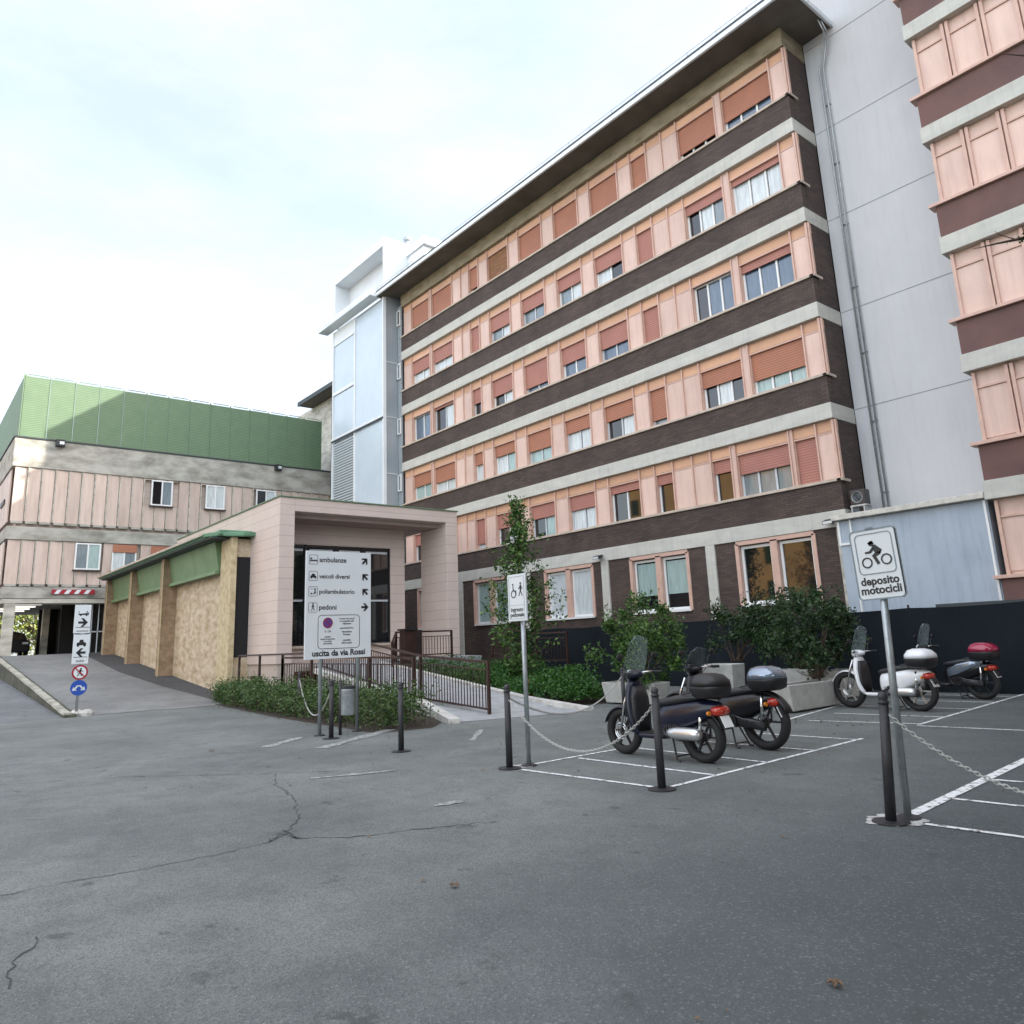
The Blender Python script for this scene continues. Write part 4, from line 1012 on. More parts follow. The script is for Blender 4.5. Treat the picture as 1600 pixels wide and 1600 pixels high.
# ================================================================== signs
def pole(t, x, y, z0, z1, r=.03, lean=(0, 0), m_='galv'):
    MB().tube([(x, y, z0), (x+lean[0], y+lean[1], z1)], r, 14).build('pole', m_, t, smooth=True)
    MB().lathe((x, y, z0+.002), [(.1, 0), (.1, .012), (.04, .03)], 16).build('foot', 'post_dark', t)
# big direction sign, faces +x
ds = thing('direction_sign', 'large white hospital direction sign on two steel poles', 'sign', (-13.2, 6.5, 0))
pole(ds, -13.26, 6.18, 0, 3.2, .032); pole(ds, -13.26, 6.92, 0, 3.2, .032)
MB().box(-13.22, -13.19, 5.84, 7.16, 1.32, 3.27).build('panel', 'sign_white', ds, bevel=.004)
P = Plate((-13.19, 5.84, 1.32), (0, 1, 0), (0, 0, 1)); Wd, Ht = 1.32, 1.95
rows = [(1.79, 'ambulanze', 45), (1.49, 'veicoli diversi', 135), (1.21, 'poliambulatorio', 135), (.92, 'pedoni', 0)]
for zc, txt, ang in rows:
    P.rrect(.06, zc-.085, .225, zc+.085, .02, .006); P.arrow(1.19, zc, ang, .15)
    lettering(ds, 'lettering', txt, .128 if len(txt) < 15 else .112, P.P(.26, zc-.04, .001), (0, 1, 0), (0, 0, 1), 'ink', .018, False)
# pictograms: bed, car, clinic figures, pedestrian
P.shape([(.08, 1.76), (.21, 1.76), (.21, 1.785), (.08, 1.785)]); P.disc(.1, 1.81, .016); P.line(.08, 1.745, .08, 1.815, .008); P.line(.21, 1.745, .21, 1.79, .008)
P.shape([(.085, 1.46), (.2, 1.46), (.2, 1.49), (.18, 1.495), (.165, 1.53), (.12, 1.53), (.105, 1.495), (.085, 1.49)]); P.disc(.105, 1.455, .014); P.disc(.18, 1.455, .014)
P.disc(.11, 1.17, .016); P.disc(.18, 1.25, .016); P.line(.18, 1.23, .18, 1.18, .02); P.line(.15, 1.165, .2, 1.19, .02); P.disc(.12, 1.255, .01)
P.disc(.145, .985, .014); P.line(.145, .97, .145, .92, .022); P.line(.145, .925, .115, .86, .011); P.line(.145, .925, .178, .865, .011); P.line(.145, .96, .115, .925, .009); P.line(.145, .96, .175, .93, .009)
P.rrect(.25, .18, 1.08, .78, .07, .009)
P.build('pictogram', 'ink', ds)
P = Plate((-13.19, 5.84, 1.32), (0, 1, 0), (0, 0, 1))
P.disc(.44, .64, .095, n=28); P.build('parking_ban_disc', 'ink_purple', ds)
P = Plate((-13.187, 5.84, 1.32), (0, 1, 0), (0, 0, 1)); P.ring(.44, .64, .095, .014, .002); P.line(.385, .70, .495, .58, .016, .002); P.build('parking_ban_ring', 'red', ds)
for q, (zc, a, sz, tx) in enumerate([(.47, .44, .05, '0 - 24'), (.70, .82, .042, 'la sosta dei veicoli'), (.655, .82, .042, 'e consentita solo'), (.61, .82, .042, 'negli spazi'), (.53, .82, .042, 'autorizzazioni n.'), (.46, .82, .05, 'rimozione'), (.41, .82, .05, 'forzata'), (.31, .82, .045, 'ospedale'), (.26, .82, .045, 'uffici tecnici'), (.38, .44, .04, 'eccetto'), (.34, .44, .04, 'mezzi di soccorso'), (.30, .44, .04, 'e servizio'), (.26, .44, .04, 'autorizzati')]):
    lettering(ds, 'small_lettering', tx, sz, P.P(a, zc, -.001), (0, 1, 0), (0, 0, 1), 'ink', .01)
lettering(ds, 'lettering', 'uscita da via Rossi', .145, P.P(.67, .055, -.001), (0, 1, 0), (0, 0, 1), 'ink', .03)
b = MB()
for y in (6.18, 6.92):
    for z in (1.5, 3.1): b.box(-13.31, -13.22, y-.045, y+.045, z, z+.03)
b.build('clamp', 'galv', ds)
# pedestrian entrance sign, faces -y
es = thing('entrance_sign', 'narrow white wheelchair and pedestrian entrance sign on a steel pole', 'sign', (-7.55, 6.27, 0))
pole(es, -7.58, 6.27, 0, 2.3, .03)
MB().box(-7.78, -7.42, 6.2, 6.225, 1.74, 2.33).build('panel', 'sign_white', es, bevel=.003)
P = Plate((-7.78, 6.2, 1.74), (1, 0, 0), (0, 0, 1))
P.rrect(.03, .03, .33, .56, .015, .003); P.line(.03, .2, .33, .2, .003)
P.build('border', 'ink_grey', es)
P = Plate((-7.78, 6.2, 1.74), (1, 0, 0), (0, 0, 1))
P.ring(.12, .34, .05, .012); P.line(.115, .44, .12, .38, .014); P.disc(.112, .46, .013); P.line(.12, .385, .165, .38, .01); P.line(.165, .38, .175, .33, .01)
P.disc(.265, .47, .014); P.line(.265, .45, .262, .38, .026); P.line(.262, .385, .225, .31, .012); P.line(.262, .385, .295, .31, .012); P.line(.265, .44, .225, .40, .01); P.line(.262, .44, .3, .40, .01)
P.build('pictogram', 'ink', es)
lettering(es, 'lettering', 'ingresso', .075, P.P(.18, .12, .001), (1, 0, 0), (0, 0, 1), 'ink', .015)
lettering(es, 'lettering', 'pedonale', .075, P.P(.18, .055, .001), (1, 0, 0), (0, 0, 1), 'ink', .02)
# motorcycle parking sign, faces -y, leaning pole
ms_ = thing('motorcycle_sign', 'white motorcycle parking sign on the leaning grey pole', 'sign', (-3.08, 6.36, 0))
L2 = Vector((.045, 0, 1.0)).normalized()
pole(ms_, -3.08, 6.40, 0, 2.3, .03, (.075, 0))
ru = Vector((1, 0, .035)).normalized(); up_ = Vector((-.035, 0, 1)).normalized()
O_ = Vector((-3.21, 6.36, 1.70))
pl = Plate(O_, ru, up_)
pl.mb.prism([pl.P(a, b2, 0) for a, b2 in ((0, .03), (.03, 0), (.37, 0), (.4, .03), (.4, .56), (.37, .59), (.03, .59), (0, .56))], -pl.n*.02)
pl.build('panel', 'sign_white', ms_)
pl = Plate(O_, ru, up_); pl.rrect(.006, .006, .394, .584, .035, .012); pl.rrect(.045, .215, .355, .55, .035, .008)
pl.shape([(.15, .585), (.22, .585), (.22, .605), (.15, .605)])
pl.line(.397, .02, .397, .58, .012)
pl.build('border', 'ink_grey', ms_)
pl = Plate(O_, ru, up_)
pl.ring(.122, .31, .046, .012); pl.ring(.288, .322, .046, .012)
pl.disc(.178, .465, .022); pl.shape([(.15, .473), (.19, .49), (.205, .465), (.165, .455)])
pl.shape([(.185, .45), (.21, .455), (.262, .405), (.245, .375), (.2, .385), (.195, .405)])      # torso
pl.shape([(.19, .44), (.2, .415), (.165, .385), (.118, .385), (.116, .4), (.155, .405)])       # arm
pl.shape([(.255, .395), (.245, .37), (.205, .355), (.232, .295), (.208, .285), (.172, .365), (.2, .385)])  # leg
pl.build('pictogram', 'ink', ms_)
lettering(ms_, 'lettering', 'deposito', .092, pl.P(.2, .125, .001), ru, up_, 'ink', .03)
lettering(ms_, 'lettering', 'motocicli', .092, pl.P(.2, .05, .001), ru, up_, 'ink', .03)
# driveway sign post, faces +x
vs = thing('driveway_sign', 'sign post at the driveway with ambulance and car arrows over two round signs', 'sign', (-24.5, 4.33, 0))
MB().tube([(-24.54, 4.33, 0.1), (-24.54, 4.31, 2.95)], .035, 10).build('pole', 'galv', vs, smooth=True)
MB().box(-24.5, -24.47, 4.11, 4.51, 1.38, 2.19).build('lower_panel', 'sign_white', vs); MB().box(-24.5, -24.47, 4.09, 4.49, 2.21, 2.99).build('upper_panel', 'sign_white', vs)
P = Plate((-24.47, 4.11, 1.38), (0, 1, 0), (0, 0, 1))
P.shape([(.08, 1.33), (.32, 1.33), (.32, 1.38), (.08, 1.36)]); P.disc(.13, 1.32, .022); P.disc(.27, 1.32, .022); P.line(.08, 1.33, .08, 1.44, .012); P.line(.32, 1.33, .32, 1.41, .012); P.disc(.28, 1.41, .02)
P.arrow(.2, 1.12, 0, .24)
P.line(.03, .99, .37, .99, .015); P.line(.03, .8, .37, .8, .01)
P.shape([(.08, .5), (.32, .5), (.31, .57), (.26, .58), (.24, .65), (.16, .65), (.14, .58), (.09, .57)]); P.disc(.12, .49, .03); P.disc(.28, .49, .03)
P.arrow(.2, .3, 180, .24); P.line(.03, .18, .37, .18, .015)
P.build('pictogram', 'ink', vs)
lettering(vs, 'lettering', 'ambulanze', .07, P.P(.2, .87, .001), (0, 1, 0), (0, 0, 1), 'ink', .01)
lettering(vs, 'lettering', 'auto', .11, P.P(.2, .05, .001), (0, 1, 0), (0, 0, 1), 'ink', .01)
MB().lathe((-24.49, 4.33, 1.15), [(.2, 0), (.2, .02)], 28, 'x').build('no_pedestrian_disc', 'red', vs)
P = Plate((-24.468, 4.33, 1.15), (0, 1, 0), (0, 0, 1)); P.disc(0, 0, .155, n=28); P.build('no_pedestrian_face', 'sign_white', vs)
P = Plate((-24.464, 4.33, 1.15), (0, 1, 0), (0, 0, 1)); P.disc(.02, .1, .022); P.line(.01, .08, 0, -.01, .05); P.line(0, 0, -.06, -.1, .022); P.line(0, 0, .05, -.1, .022); P.line(.01, .06, -.06, 0, .018); P.line(.01, .06, .07, .02, .018); P.build('walking_figure', 'ink', vs)
P = Plate((-24.461, 4.33, 1.15), (0, 1, 0), (0, 0, 1)); P.line(-.12, .12, .12, -.12, .03); P.build('ban_bar', 'red', vs)
MB().lathe((-24.49, 4.33, .74), [(.205, 0), (.205, .02)], 28, 'x').build('keep_either_side_disc', 'blue', vs)
P = Plate((-24.468, 4.33, .74), (0, 1, 0), (0, 0, 1))
P.line(-.1, -.04, -.03, .06, .04); P.line(.1, -.04, .03, .06, .04); P.shape([(-.16, -.07), (-.04, -.07), (-.13, .03)]); P.shape([(.16, -.07), (.13, .03), (.04, -.07)]); P.line(-.04, .05, .04, .05, .035)
P.build('double_arrow', 'sign_white', vs)
b = MB(); random.seed(5)
for k in range(7):
    x, y = -24.4+random.uniform(-.25, .25), 4.35+random.uniform(-.25, .3); r_ = random.uniform(.08, .16); b.lathe((x, y, 0), [(r_, 0), (r_*1.05, r_*.5), (r_*.6, r_), (r_*.1, r_*1.1)], 7)
tag(b.build('stone_pile', 'pale_kerb'), 'pale stones piled round the foot of the driveway sign', 'stones')
# litter bin
bn = thing('litter_bin', 'grey steel litter bin between the direction sign poles', 'litter bin', (-13.0, 6.5, 0))
MB().lathe((-12.98, 6.58, .33), [(.13, 0), (.135, .02), (.135, .43), (.14, .45)], 20).build('drum', 'galv', bn, smooth=True)
MB().lathe((-12.98, 6.58, .78), [(.142, 0), (.142, .05), (.1, .06)], 20).build('rim', 'post_dark', bn)
MB().tube([(-13.0, 6.45, 0), (-13.0, 6.45, .95)], .028, 10).build('post', 'post_dark', bn, smooth=True)
hy = thing('hydrant', 'red pillar hydrant in the green shrubs behind the entrance sign', 'hydrant', (-15.2, 12.7, 0))
MB().lathe((-15.2, 12.7, 0), [(.08, 0), (.07, .05), (.07, .33), (.1, .35), (.1, .42), (.07, .5), (.02, .53)], 14).build('barrel', 'red', hy, smooth=True)
MB().lathe((-15.2, 12.55, .3), [(.04, 0), (.04, .3)], 10, 'y').build('outlet', 'red', hy)

# ================================================================== planters
def planter(loc, size, label, rot=0):
    t = thing('planter', label, 'planter', loc, 'concrete planter troughs')
    x, y, z = loc; a, b_, h = size[0]/2, size[1]/2, size[2]
    m_ = MB()
    def ring(s_, z_): return [(x-a*s_, y-b_*s_, z_), (x+a*s_, y-b_*s_, z_), (x+a*s_, y+b_*s_, z_), (x-a*s_, y+b_*s_, z_)]
    r0 = ring(.88, .03); r1 = ring(1, h); wi = 1-.12; 
    r2 = [(x-a+.06, y-b_+.06, h), (x+a-.06, y-b_+.06, h), (x+a-.06, y+b_-.06, h), (x-a+.06, y+b_-.06, h)]
    r3 = [(p[0], p[1], h-.08) for p in r2]
    m_.v = r0+r1+r2+r3
    for L0 in (0, 4, 8):
        for k in range(4): m_.f.append((L0+k, L0+(k+1) % 4, L0+4+(k+1) % 4, L0+4+k))
    m_.f += [(3, 2, 1, 0), (12, 13, 14, 15)]
    m_.build('trough', 'planter', t, bevel=.02)
    MB().box(x-a+.065, x+a-.065, y-b_+.065, y+b_-.065, h-.079, h-.05).build('soil', 'soil', t)
    return t
planter((-8.2, 13.75, 0), (.48, 2.0, .5), 'long concrete planter beside the white scooter front wheel')
planter((-8.75, 15.65, 0), (.5, 1.5, .6), 'concrete planter behind the long one, end on')
planter((-12.1, 13.2, 0), (1.6, .55, .48), 'low concrete planter behind the chained bollard')
planter((-11.0, 15.0, 0), (.85, .5, .78), 'tall pale planter box behind the black scooter')
planter((-9.6, 15.9, 0), (1.0, .5, .62), 'planter half hidden by the dark laurel shrubs')

# ================================================================== plants
def shrub(name, label, cat, c, rad, n, leaf, m_, stems=5, seed=1, group=None, clumps=26, trunk_z=0.45):
    random.seed(seed)
    t = thing(name, label, cat, (c[0], c[1], trunk_z), group)
    cl = []
    for k in range(clumps):
        while True:
            p = Vector((random.uniform(-1, 1), random.uniform(-1, 1), random.uniform(-1, 1)))
            if .25 < p.length < 1: break
        cl.append((Vector((c[0]+p.x*rad[0]*1.1, c[1]+p.y*rad[1]*1.1, c[2]+p.z*rad[2]*1.05)), random.uniform(.12, .32)))
    lf = MB(); st = MB()
    for k in range(n):
        q, r_ = random.choice(cl); d_ = Vector((random.gauss(0, 1), random.gauss(0, 1), random.gauss(0, 1))).normalized()*r_*random.uniform(.3, 1.15)
        lf.leaf(q+d_, leaf*random.choice((.7, 1, 1.25)))
    for k in range(stems*5):
        a = random.uniform(0, 6.283); b0 = Vector((c[0]+rad[0]*random.uniform(.2, .95)*math.cos(a), c[1]+rad[1]*random.uniform(.2, .95)*math.sin(a), c[2]+rad[2]*random.uniform(.0, .8)))
        e0 = b0+Vector((math.cos(a)*.25, math.sin(a)*.25, random.uniform(.15, .5))); st.tube([b0, e0], [.006, .002], 4)
        for q in range(16): lf.leaf(b0.lerp(e0, random.random())+Vector((random.gauss(0, .045), random.gauss(0, .045), random.gauss(0, .03))), leaf*.9)
    for q, r_ in cl[:stems*3]:
        b0 = Vector((c[0]+random.uniform(-.12, .12), c[1]+random.uniform(-.12, .12), trunk_z)); mid = b0.lerp(q, .5)+Vector((random.uniform(-.1, .1), random.uniform(-.1, .1), .05))
        st.tube([b0, mid, q], [.018, .012, .005], 5)
    lf.build('foliage', m_, t); st.build('stems', 'bark', t)
    return t
shrub('shrub', 'bushy green laurel in the low planter behind the chained bollard', 'shrub', (-11.9, 13.2, 1.35), (1.05, .8, .95), 6500, .085, 'leaf', seed=2, clumps=42)
shrub('shrub', 'dark laurel over the long planter beside the white scooter', 'shrub', (-8.5, 14.6, 1.45), (.55, 1.3, .75), 5500, .085, 'leaf_dark', seed=3, clumps=34)
shrub('shrub', 'dark laurel in the planter behind, between the pale box and white scooter', 'shrub', (-9.5, 16.0, 1.5), (1.3, .6, .75), 6500, .085, 'leaf_dark', seed=4, clumps=40)
shrub('shrub', 'dark sparse shrub above the tall pale planter box', 'shrub', (-11.2, 15.9, 1.55), (.8, .5, .6), 2600, .085, 'leaf_dark', seed=5, clumps=22, trunk_z=.8)
# slender tree
random.seed(21)
tr = thing('young_tree', 'slender young tree with narrow pointed crown behind the entrance sign', 'tree', (-17.0, 14.0, 0))
tb = MB(); tb.tube([(-17, 14, 0), (-16.97, 14.02, 1.8), (-17.02, 14, 3.6), (-17.0, 14.0, 5.4)], [.06, .05, .035, .01], 8)
lf = MB()
for k in range(120):
    z = .55+4.9*(k/120)**.95; f_ = (1.5 if z < 2.9 else max(.2, 1.4-(z-2.9)/1.95))*random.uniform(.7, 1.15)
    a = random.uniform(0, 6.283); r_ = random.uniform(.25, 1.02)*f_*(.85 if z > 1.2 else .6)
    p0 = Vector((-17, 14, max(.3, z-.35))); p1 = Vector((-17+r_*math.cos(a), 14+r_*math.sin(a), z+random.uniform(0, .25)))
    tb.tube([p0, p0.lerp(p1, .5)+Vector((0, 0, -.03)), p1], [.014, .009, .004], 4)
    for q in range(int(48*random.uniform(.5, 1.4))):
        t_ = random.uniform(.4, 1.08); c_ = p0.lerp(p1, t_)+Vector((random.gauss(0, .1), random.gauss(0, .1), random.gauss(0, .1)))
        lf.leaf(c_, random.choice((.08, .1, .13)))
tb.build('trunk', 'bark', tr); lf.build('crown', 'leaf', tr)
# clipped hedge in front of the pavilion
random.seed(31)
hd = thing('hedge', 'loose green hedge running from the annex corner to the direction sign', 'hedge', (-18, 7.9, 0))
front = [(-25.3, 8.15), (-22, 7.7), (-18, 7.3), (-14.5, 7.0), (-11.8, 6.95)]
back = [(-25.2, 8.6), (-22, 8.55), (-18, 8.6), (-14.5, 8.5), (-12.0, 8.1)]
def ip(pl, x):
    for a, b_ in zip(pl[:-1], pl[1:]):
        if a[0] <= x <= b_[0]: t_ = (x-a[0])/(b_[0]-a[0]); return a[1]+(b_[1]-a[1])*t_
    return pl[-1][1]
lf = MB(); st = MB()
for k in range(620):
    x = random.uniform(-25.3, -12.7); y0, y1 = ip(front, x), ip(back, x); y = random.uniform(y0+.1, y1); top = .55+.13*math.sin(x*1.9)+.1*math.sin(x*4.7+1)
    if x > -14.5: top += .08
    z = top*random.uniform(.25, 1.0); st.tube([(x, y, 0), (x+random.uniform(-.08, .08), y+random.uniform(-.08, .08), z)], .006, 4)
    for q in range(48):
        lf.leaf((x+random.gauss(0, .13), y+random.gauss(0, .11), max(.04, z+random.gauss(0, .12))), .062)
lf.build('foliage', 'leaf_hedge', hd); st.build('stems', 'bark', hd)
# low spreading shrubs beside the ramp
random.seed(33)
lf = MB()
for k in range(900):
    u, v_ = random.random(), random.random()
    x = -13.2-u*7.9; y = 12.25+v_*(1.2+u*3.6); top = .45+.35*u+.18*math.sin(x*2.1+y)+.08*math.sin(y*5)
    for q in range(34): lf.leaf((x+random.gauss(0, .16), y+random.gauss(0, .16), max(.03, top*random.uniform(.3, 1.05)+.1*u)), .075)
gc = lf.build('ground_cover', 'leaf_bright'); gc['kind'] = 'stuff'; gc['label'] = 'bright green low ground cover between ramp and hospital'
# trees seen through the underpass, in the sun beyond
def bigtree(loc, h, rad, n, m_, label, seed, leaf=.3, cat='tree', name='tree'):
    random.seed(seed); t = thing(name, label, cat, loc)
    x, y, z = loc; tb = MB(); tb.tube([(x, y, z), (x+.1, y, z+h*.5), (x, y+.1, z+h*.8)], [.25, .18, .06], 8); lf = MB()
    for k in range(30):
        while True:
            p = Vector((random.uniform(-1, 1), random.uniform(-1, 1), random.uniform(-1, 1)))
            if p.length < 1: break
        c_ = Vector((x+p.x*rad, y+p.y*rad, z+h*.55+p.z*h*.48)); tb.tube([(x, y, z+h*.3), c_], [.08, .02], 5)
        for q in range(n//30): lf.leaf(c_+Vector((random.gauss(0, 1), random.gauss(0, 1), random.gauss(0, 1)))*rad*.22, leaf)
    tb.build('trunk', 'bark', t); lf.build('crown', m_, t)
bigtree((-74, 6.5, 1.2), 7, 3.4, 3600, 'leaf_sun', 'sunlit green tree seen through the underpass, left', 51)
bigtree((-73, 9.8, 1.2), 7, 3.0, 2400, 'leaf_sun', 'yellowish tree seen through the underpass, right', 52)
# dark car parked in the underpass
cr_ = thing('parked_car', 'dark car parked at the far end of the underpass', 'car', (-56, 5.8, 1.8))
b = MB(); pr2 = [(5.0, 2.05), (5.0, 2.6), (5.15, 2.75), (5.3, 3.1), (5.7, 3.22), (6.1, 3.22), (6.5, 3.1), (6.65, 2.75), (6.8, 2.6), (6.8, 2.05)]
b.prism([(-57.5, y, z) for y, z in pr2], (3.8, 0, 0)); b.build('body', 'paint_black', cr_, bevel=.08)
MB().box(-53.72, -53.68, 5.3, 6.5, 2.78, 3.1).build('windscreen', 'p_dark', cr_)
b = MB()
for y in (5.1, 6.7):
    for x in (-54.5, -56.9): b.lathe((x, y-.1, 2.08), [(.3, 0), (.3, .2)], 16, 'y')
b.build('wheels', 'tyre', cr_)
b = MB().box(-53.7, -53.66, 5.1, 5.4, 2.5, 2.62); b.box(-53.7, -53.66, 6.4, 6.7, 2.5, 2.62); b.build('headlight', 'lens', cr_)
# bare branch reaching in from the right
br = thing('tree_branch', 'bare dark branch reaching in at the right edge', 'branch', (1.2, 6.9, 0))
b = MB()
b.tube([(1.5, 9.2, 0), (1.5, 9.2, 2.2), (.9, 8.5, 4.0), (-.6, 7.3, 4.38), (-1.62, 6.63, 4.43), (-1.76, 6.48, 4.40), (-1.9, 6.36, 4.375)], [.1, .09, .04, .018, .014, .008, .002], 6)
b.tube([(-1.66, 6.58, 4.42), (-1.74, 6.5, 4.47), (-1.76, 6.46, 4.5)], [.006, .004, .002], 4); b.tube([(-1.7, 6.53, 4.41), (-1.70, 6.47, 4.36)], [.005, .002], 4)
b.tube([(.9, 8.5, 4.0), (-.4, 7.4, 5.6), (-1.35, 6.48, 5.84), (-1.44, 6.35, 5.85)], [.03, .015, .006, .002], 5)
b.build('twigs', 'bark', br)
b = MB(); random.seed(8)
for k in range(40): b.leaf((-1.6+random.gauss(0, .03), 6.62+random.gauss(0, .03), 4.42+random.gauss(0, .03)), .035)
b.build('buds', 'leaf_dark', br)
bigtree((3.6, 7.4, 0), 11, 3.1, 9000, 'leaf_dark', 'large tree standing beyond the right edge of the parking', 71, .32)
bigtree((6.5, .5, 0), 12, 3.6, 5000, 'leaf_dark', 'tall unseen tree added right of the viewpoint to darken the ground', 72, .5)  # this and the next two trees are added out of view as blockers
bigtree((1.5, 12.4, 0), 10, 2.6, 5000, 'leaf_dark', 'unseen tree added close to the right wing to darken the ground', 73, .45)
bigtree((4, -6, 0), 12, 3.6, 5000, 'leaf_dark', 'tall unseen tree added behind the viewpoint to darken the ground', 74, .5)
# fallen leaves on the asphalt
random.seed(77)
for k, (x, y, lab) in enumerate([(-4.35, 2.95, 'dry brown leaf on the asphalt in the foreground'), (-2.0, 3.3, 'small dry leaf near the lower right corner'), (-12.9, 4.2, 'pale dry leaf on the asphalt left of the direction sign')]):
    b = MB()
    c_ = Vector((x, y, .02))
    pts = []
    for j in range(10):
        t_ = 2*math.pi*j/10; r_ = (.042 if j % 2 == 0 else .024)*(1.4 if k == 2 else 1); pts.append((x+r_*math.cos(t_), y+r_*math.sin(t_)*.8, .012+.018*(j % 2)))
    b.v = [tuple(c_)]+pts; b.f = [(0, 1+j, 1+(j+1) % 10) for j in range(10)]
    tag(b.build('fallen_leaf', 'dry_leaf'), lab, 'leaf', 'fallen leaves on the asphalt')

lt_ = MB(); random.seed(91)
for k in range(420):
    u = random.random()
    if u < .45: x = random.uniform(-25, -12.6); y = ip(front, x)-abs(random.gauss(0, .22))
    elif u < .7: x = random.uniform(-9, -6); y = random.gauss(12.2, .5)
    elif u < .85: x = random.uniform(-13, -10); y = random.gauss(12.6, .35)
    else: x = random.uniform(-12, -2); y = random.uniform(2.5, 11)
    a = random.uniform(0, 6.28); l = random.uniform(.012, .032)
    lt_.poly([(x+l*math.cos(a), y+l*math.sin(a), .009), (x-l*.5*math.sin(a), y+l*.5*math.cos(a), .018), (x-l*math.cos(a), y-l*math.sin(a), .01), (x+l*.5*math.sin(a), y-l*.5*math.cos(a), .014)])
ll = lt_.build('leaf_litter', 'dry_leaf'); ll['kind'] = 'stuff'; ll['label'] = 'scattered dry leaf crumbs on the asphalt'

# ================================================================== scooters (x forward, y left, z up; forward is then turned to -X)
def scooter(loc, rz, label, P_, r=.29, rear_r=None, body=None, box=None, boxlid=None, screen='screen', screen_h=.5, rim='rim_dark', shield_in='plastic', big=1.0, silencer=True, side=None, box_z=.74):
    t = thing('scooter', label, 'scooter', (0, 0, 0), 'parked scooters')
    rr = rear_r or r; xf, xr = .66*big, -.62*big
    def wheel(x, q, wd):
        W_ = MB().torus((x, 0, q), q-.05, .056, 'y', 36, 10, wd).build('wheel', 'tyre', t, smooth=True)
        m_ = MB().torus((x, 0, q), q-.085, .014, 'y', 32, 6, 1.8)
        m_.lathe((x, -.05, q), [(.045, 0), (.045, .1)], 12, 'y')
        for k in range(6):
            a = math.pi*k/3; m_.bar((x, 0, q), (x+(q-.085)*math.cos(a), 0, q+(q-.085)*math.sin(a)), .03, .022)
        m_.torus((x, .045, q), .085, .008, 'y', 20, 4)
        m_.build('rim', rim, W_)
    wheel(xf, r, 1.0); wheel(xr, rr, 1.25)
    # front mudguard: arc shell
    m_ = MB(); n = 14
    for k in range(n+1):
        a = R(18+140*k/n); R0 = r+.035
        for j in range(7):
            s_ = (j-3)/3; y = .075*s_; rad = R0-.028*s_*s_
            m_.v.append((xf+rad*math.cos(a), y, r+rad*math.sin(a)+(.0)))
    for k in range(n):
        for j in range(6): a = k*7+j; m_.f.append((a, a+1, a+8, a+7))
    o = m_.build('front_mudguard', P_, t, smooth=True); s1 = o.modifiers.new('solid', 'SOLIDIFY'); s1.thickness = .012
    m_ = MB()
    for y in (-.075, .075): m_.tube([(xf, y, r), (xf-.1, y, r+.36), (xf-.17, y*.6, r+.55)], .017, 8)
    m_.build('fork', 'chrome', t, smooth=True)
    # leg shield with headstock
    m_ = MB().loft([(.24, .30, 0, .05, .15), (.36, .37, 0, .055, .19), (.52, .40, 0, .06, .20), (.70, .43, 0, .065, .19), (.86, .43, 0, .07, .15), (.95, .43, 0, .06, .09)], 'z', 18, 2.6)
    m_.build('leg_shield', P_, t, smooth=True, subsurf=1)
    m_ = MB().loft([(.30, .325, 0, .045, .12), (.5, .345, 0, .045, .165), (.72, .36, 0, .05, .155), (.86, .38, 0, .045, .11)], 'z', 16, 2.8)
    m_.build('inner_shield', shield_in, t, smooth=True)
    # handlebar fairing and headlight
    m_ = MB().loft([(.30, 0, 1.0, .05, .03), (.36, 0, 1.0, .11, .055), (.44, 0, 1.0, .12, .07), (.52, 0, .98, .08, .055), (.55, 0, .97, .03, .02)], 'x', 16, 2.3)
    m_.build('handlebar_fairing', P_, t, smooth=True, subsurf=1)
    MB().lathe((.49, 0, .99), [(.075, 0), (.07, .03), (.04, .055), (.01, .06)], 16, 'x').build('headlight', 'lens', t, smooth=True)
    m_ = MB()
    for s_ in (-1, 1):
        m_.tube([(.38, 0, 1.01), (.36, s_*.2, 1.03), (.28, s_*.34, 1.02)], .013, 8)
    H_ = m_.build('handlebar', 'chrome', t, smooth=True)
    for s_ in (-1, 1):
        m_ = MB(); m_.tube([(.33, s_*.25, 1.025), (.27, s_*.36, 1.02)], .019, 8); m_.tube([(.33, s_*.25, 1.025), (.38, s_*.24, 1.02), (.34, s_*.35, 1.0)], .007, 6)
        m_.build('grip', 'plastic', H_)
    for s_ in (-1, 1):
        M_ = MB().tube([(.36, s_*.2, 1.04), (.38, s_*.27, 1.16), (.36, s_*.31, 1.2)], .007, 6).build('mirror', 'plastic', t)
        MB().loft([(.345, s_*.33, 1.23, .045, .03), (.352, s_*.33, 1.23, .065, .045), (.375, s_*.33, 1.23, .04, .03)], 'x', 12, 2).build('mirror_head', 'plastic', M_, smooth=True)
    if screen:
        m_ = MB(); n = 8
        for k in range(7):
            z = 1.0+screen_h*k/6; x = .50-.16*(k/6)**1.2; hw = .21*(1-.25*(k/6)**2)
            if k == 6: hw *= .7
            for j in range(n+1): s_ = 2*j/n-1; m_.v.append((x-.07*s_*s_, hw*s_, z-(.03*s_*s_ if k == 6 else 0)))
        for k in range(6):
            for j in range(n): a = k*(n+1)+j; m_.f.append((a, a+1, a+n+2, a+n+1))
        o = m_.build('windscreen', screen, t, smooth=True); q = o.modifiers.new('solid', 'SOLIDIFY'); q.thickness = .01
    # floor, body, seat
    MB().loft([(.36, 0, .29, .12, .03), (.25, 0, .27, .15, .035), (0, 0, .27, .15, .035), (-.12, 0, .28, .13, .035)], 'x', 16, 4).build('footboard', P_, t, smooth=True)
    MB().box(-.08, .3, -.13, .13, .3, .31).build('floor_mat', 'plastic', t)
    bz = .04*(big-1)*10*0
    body_m = body or P_
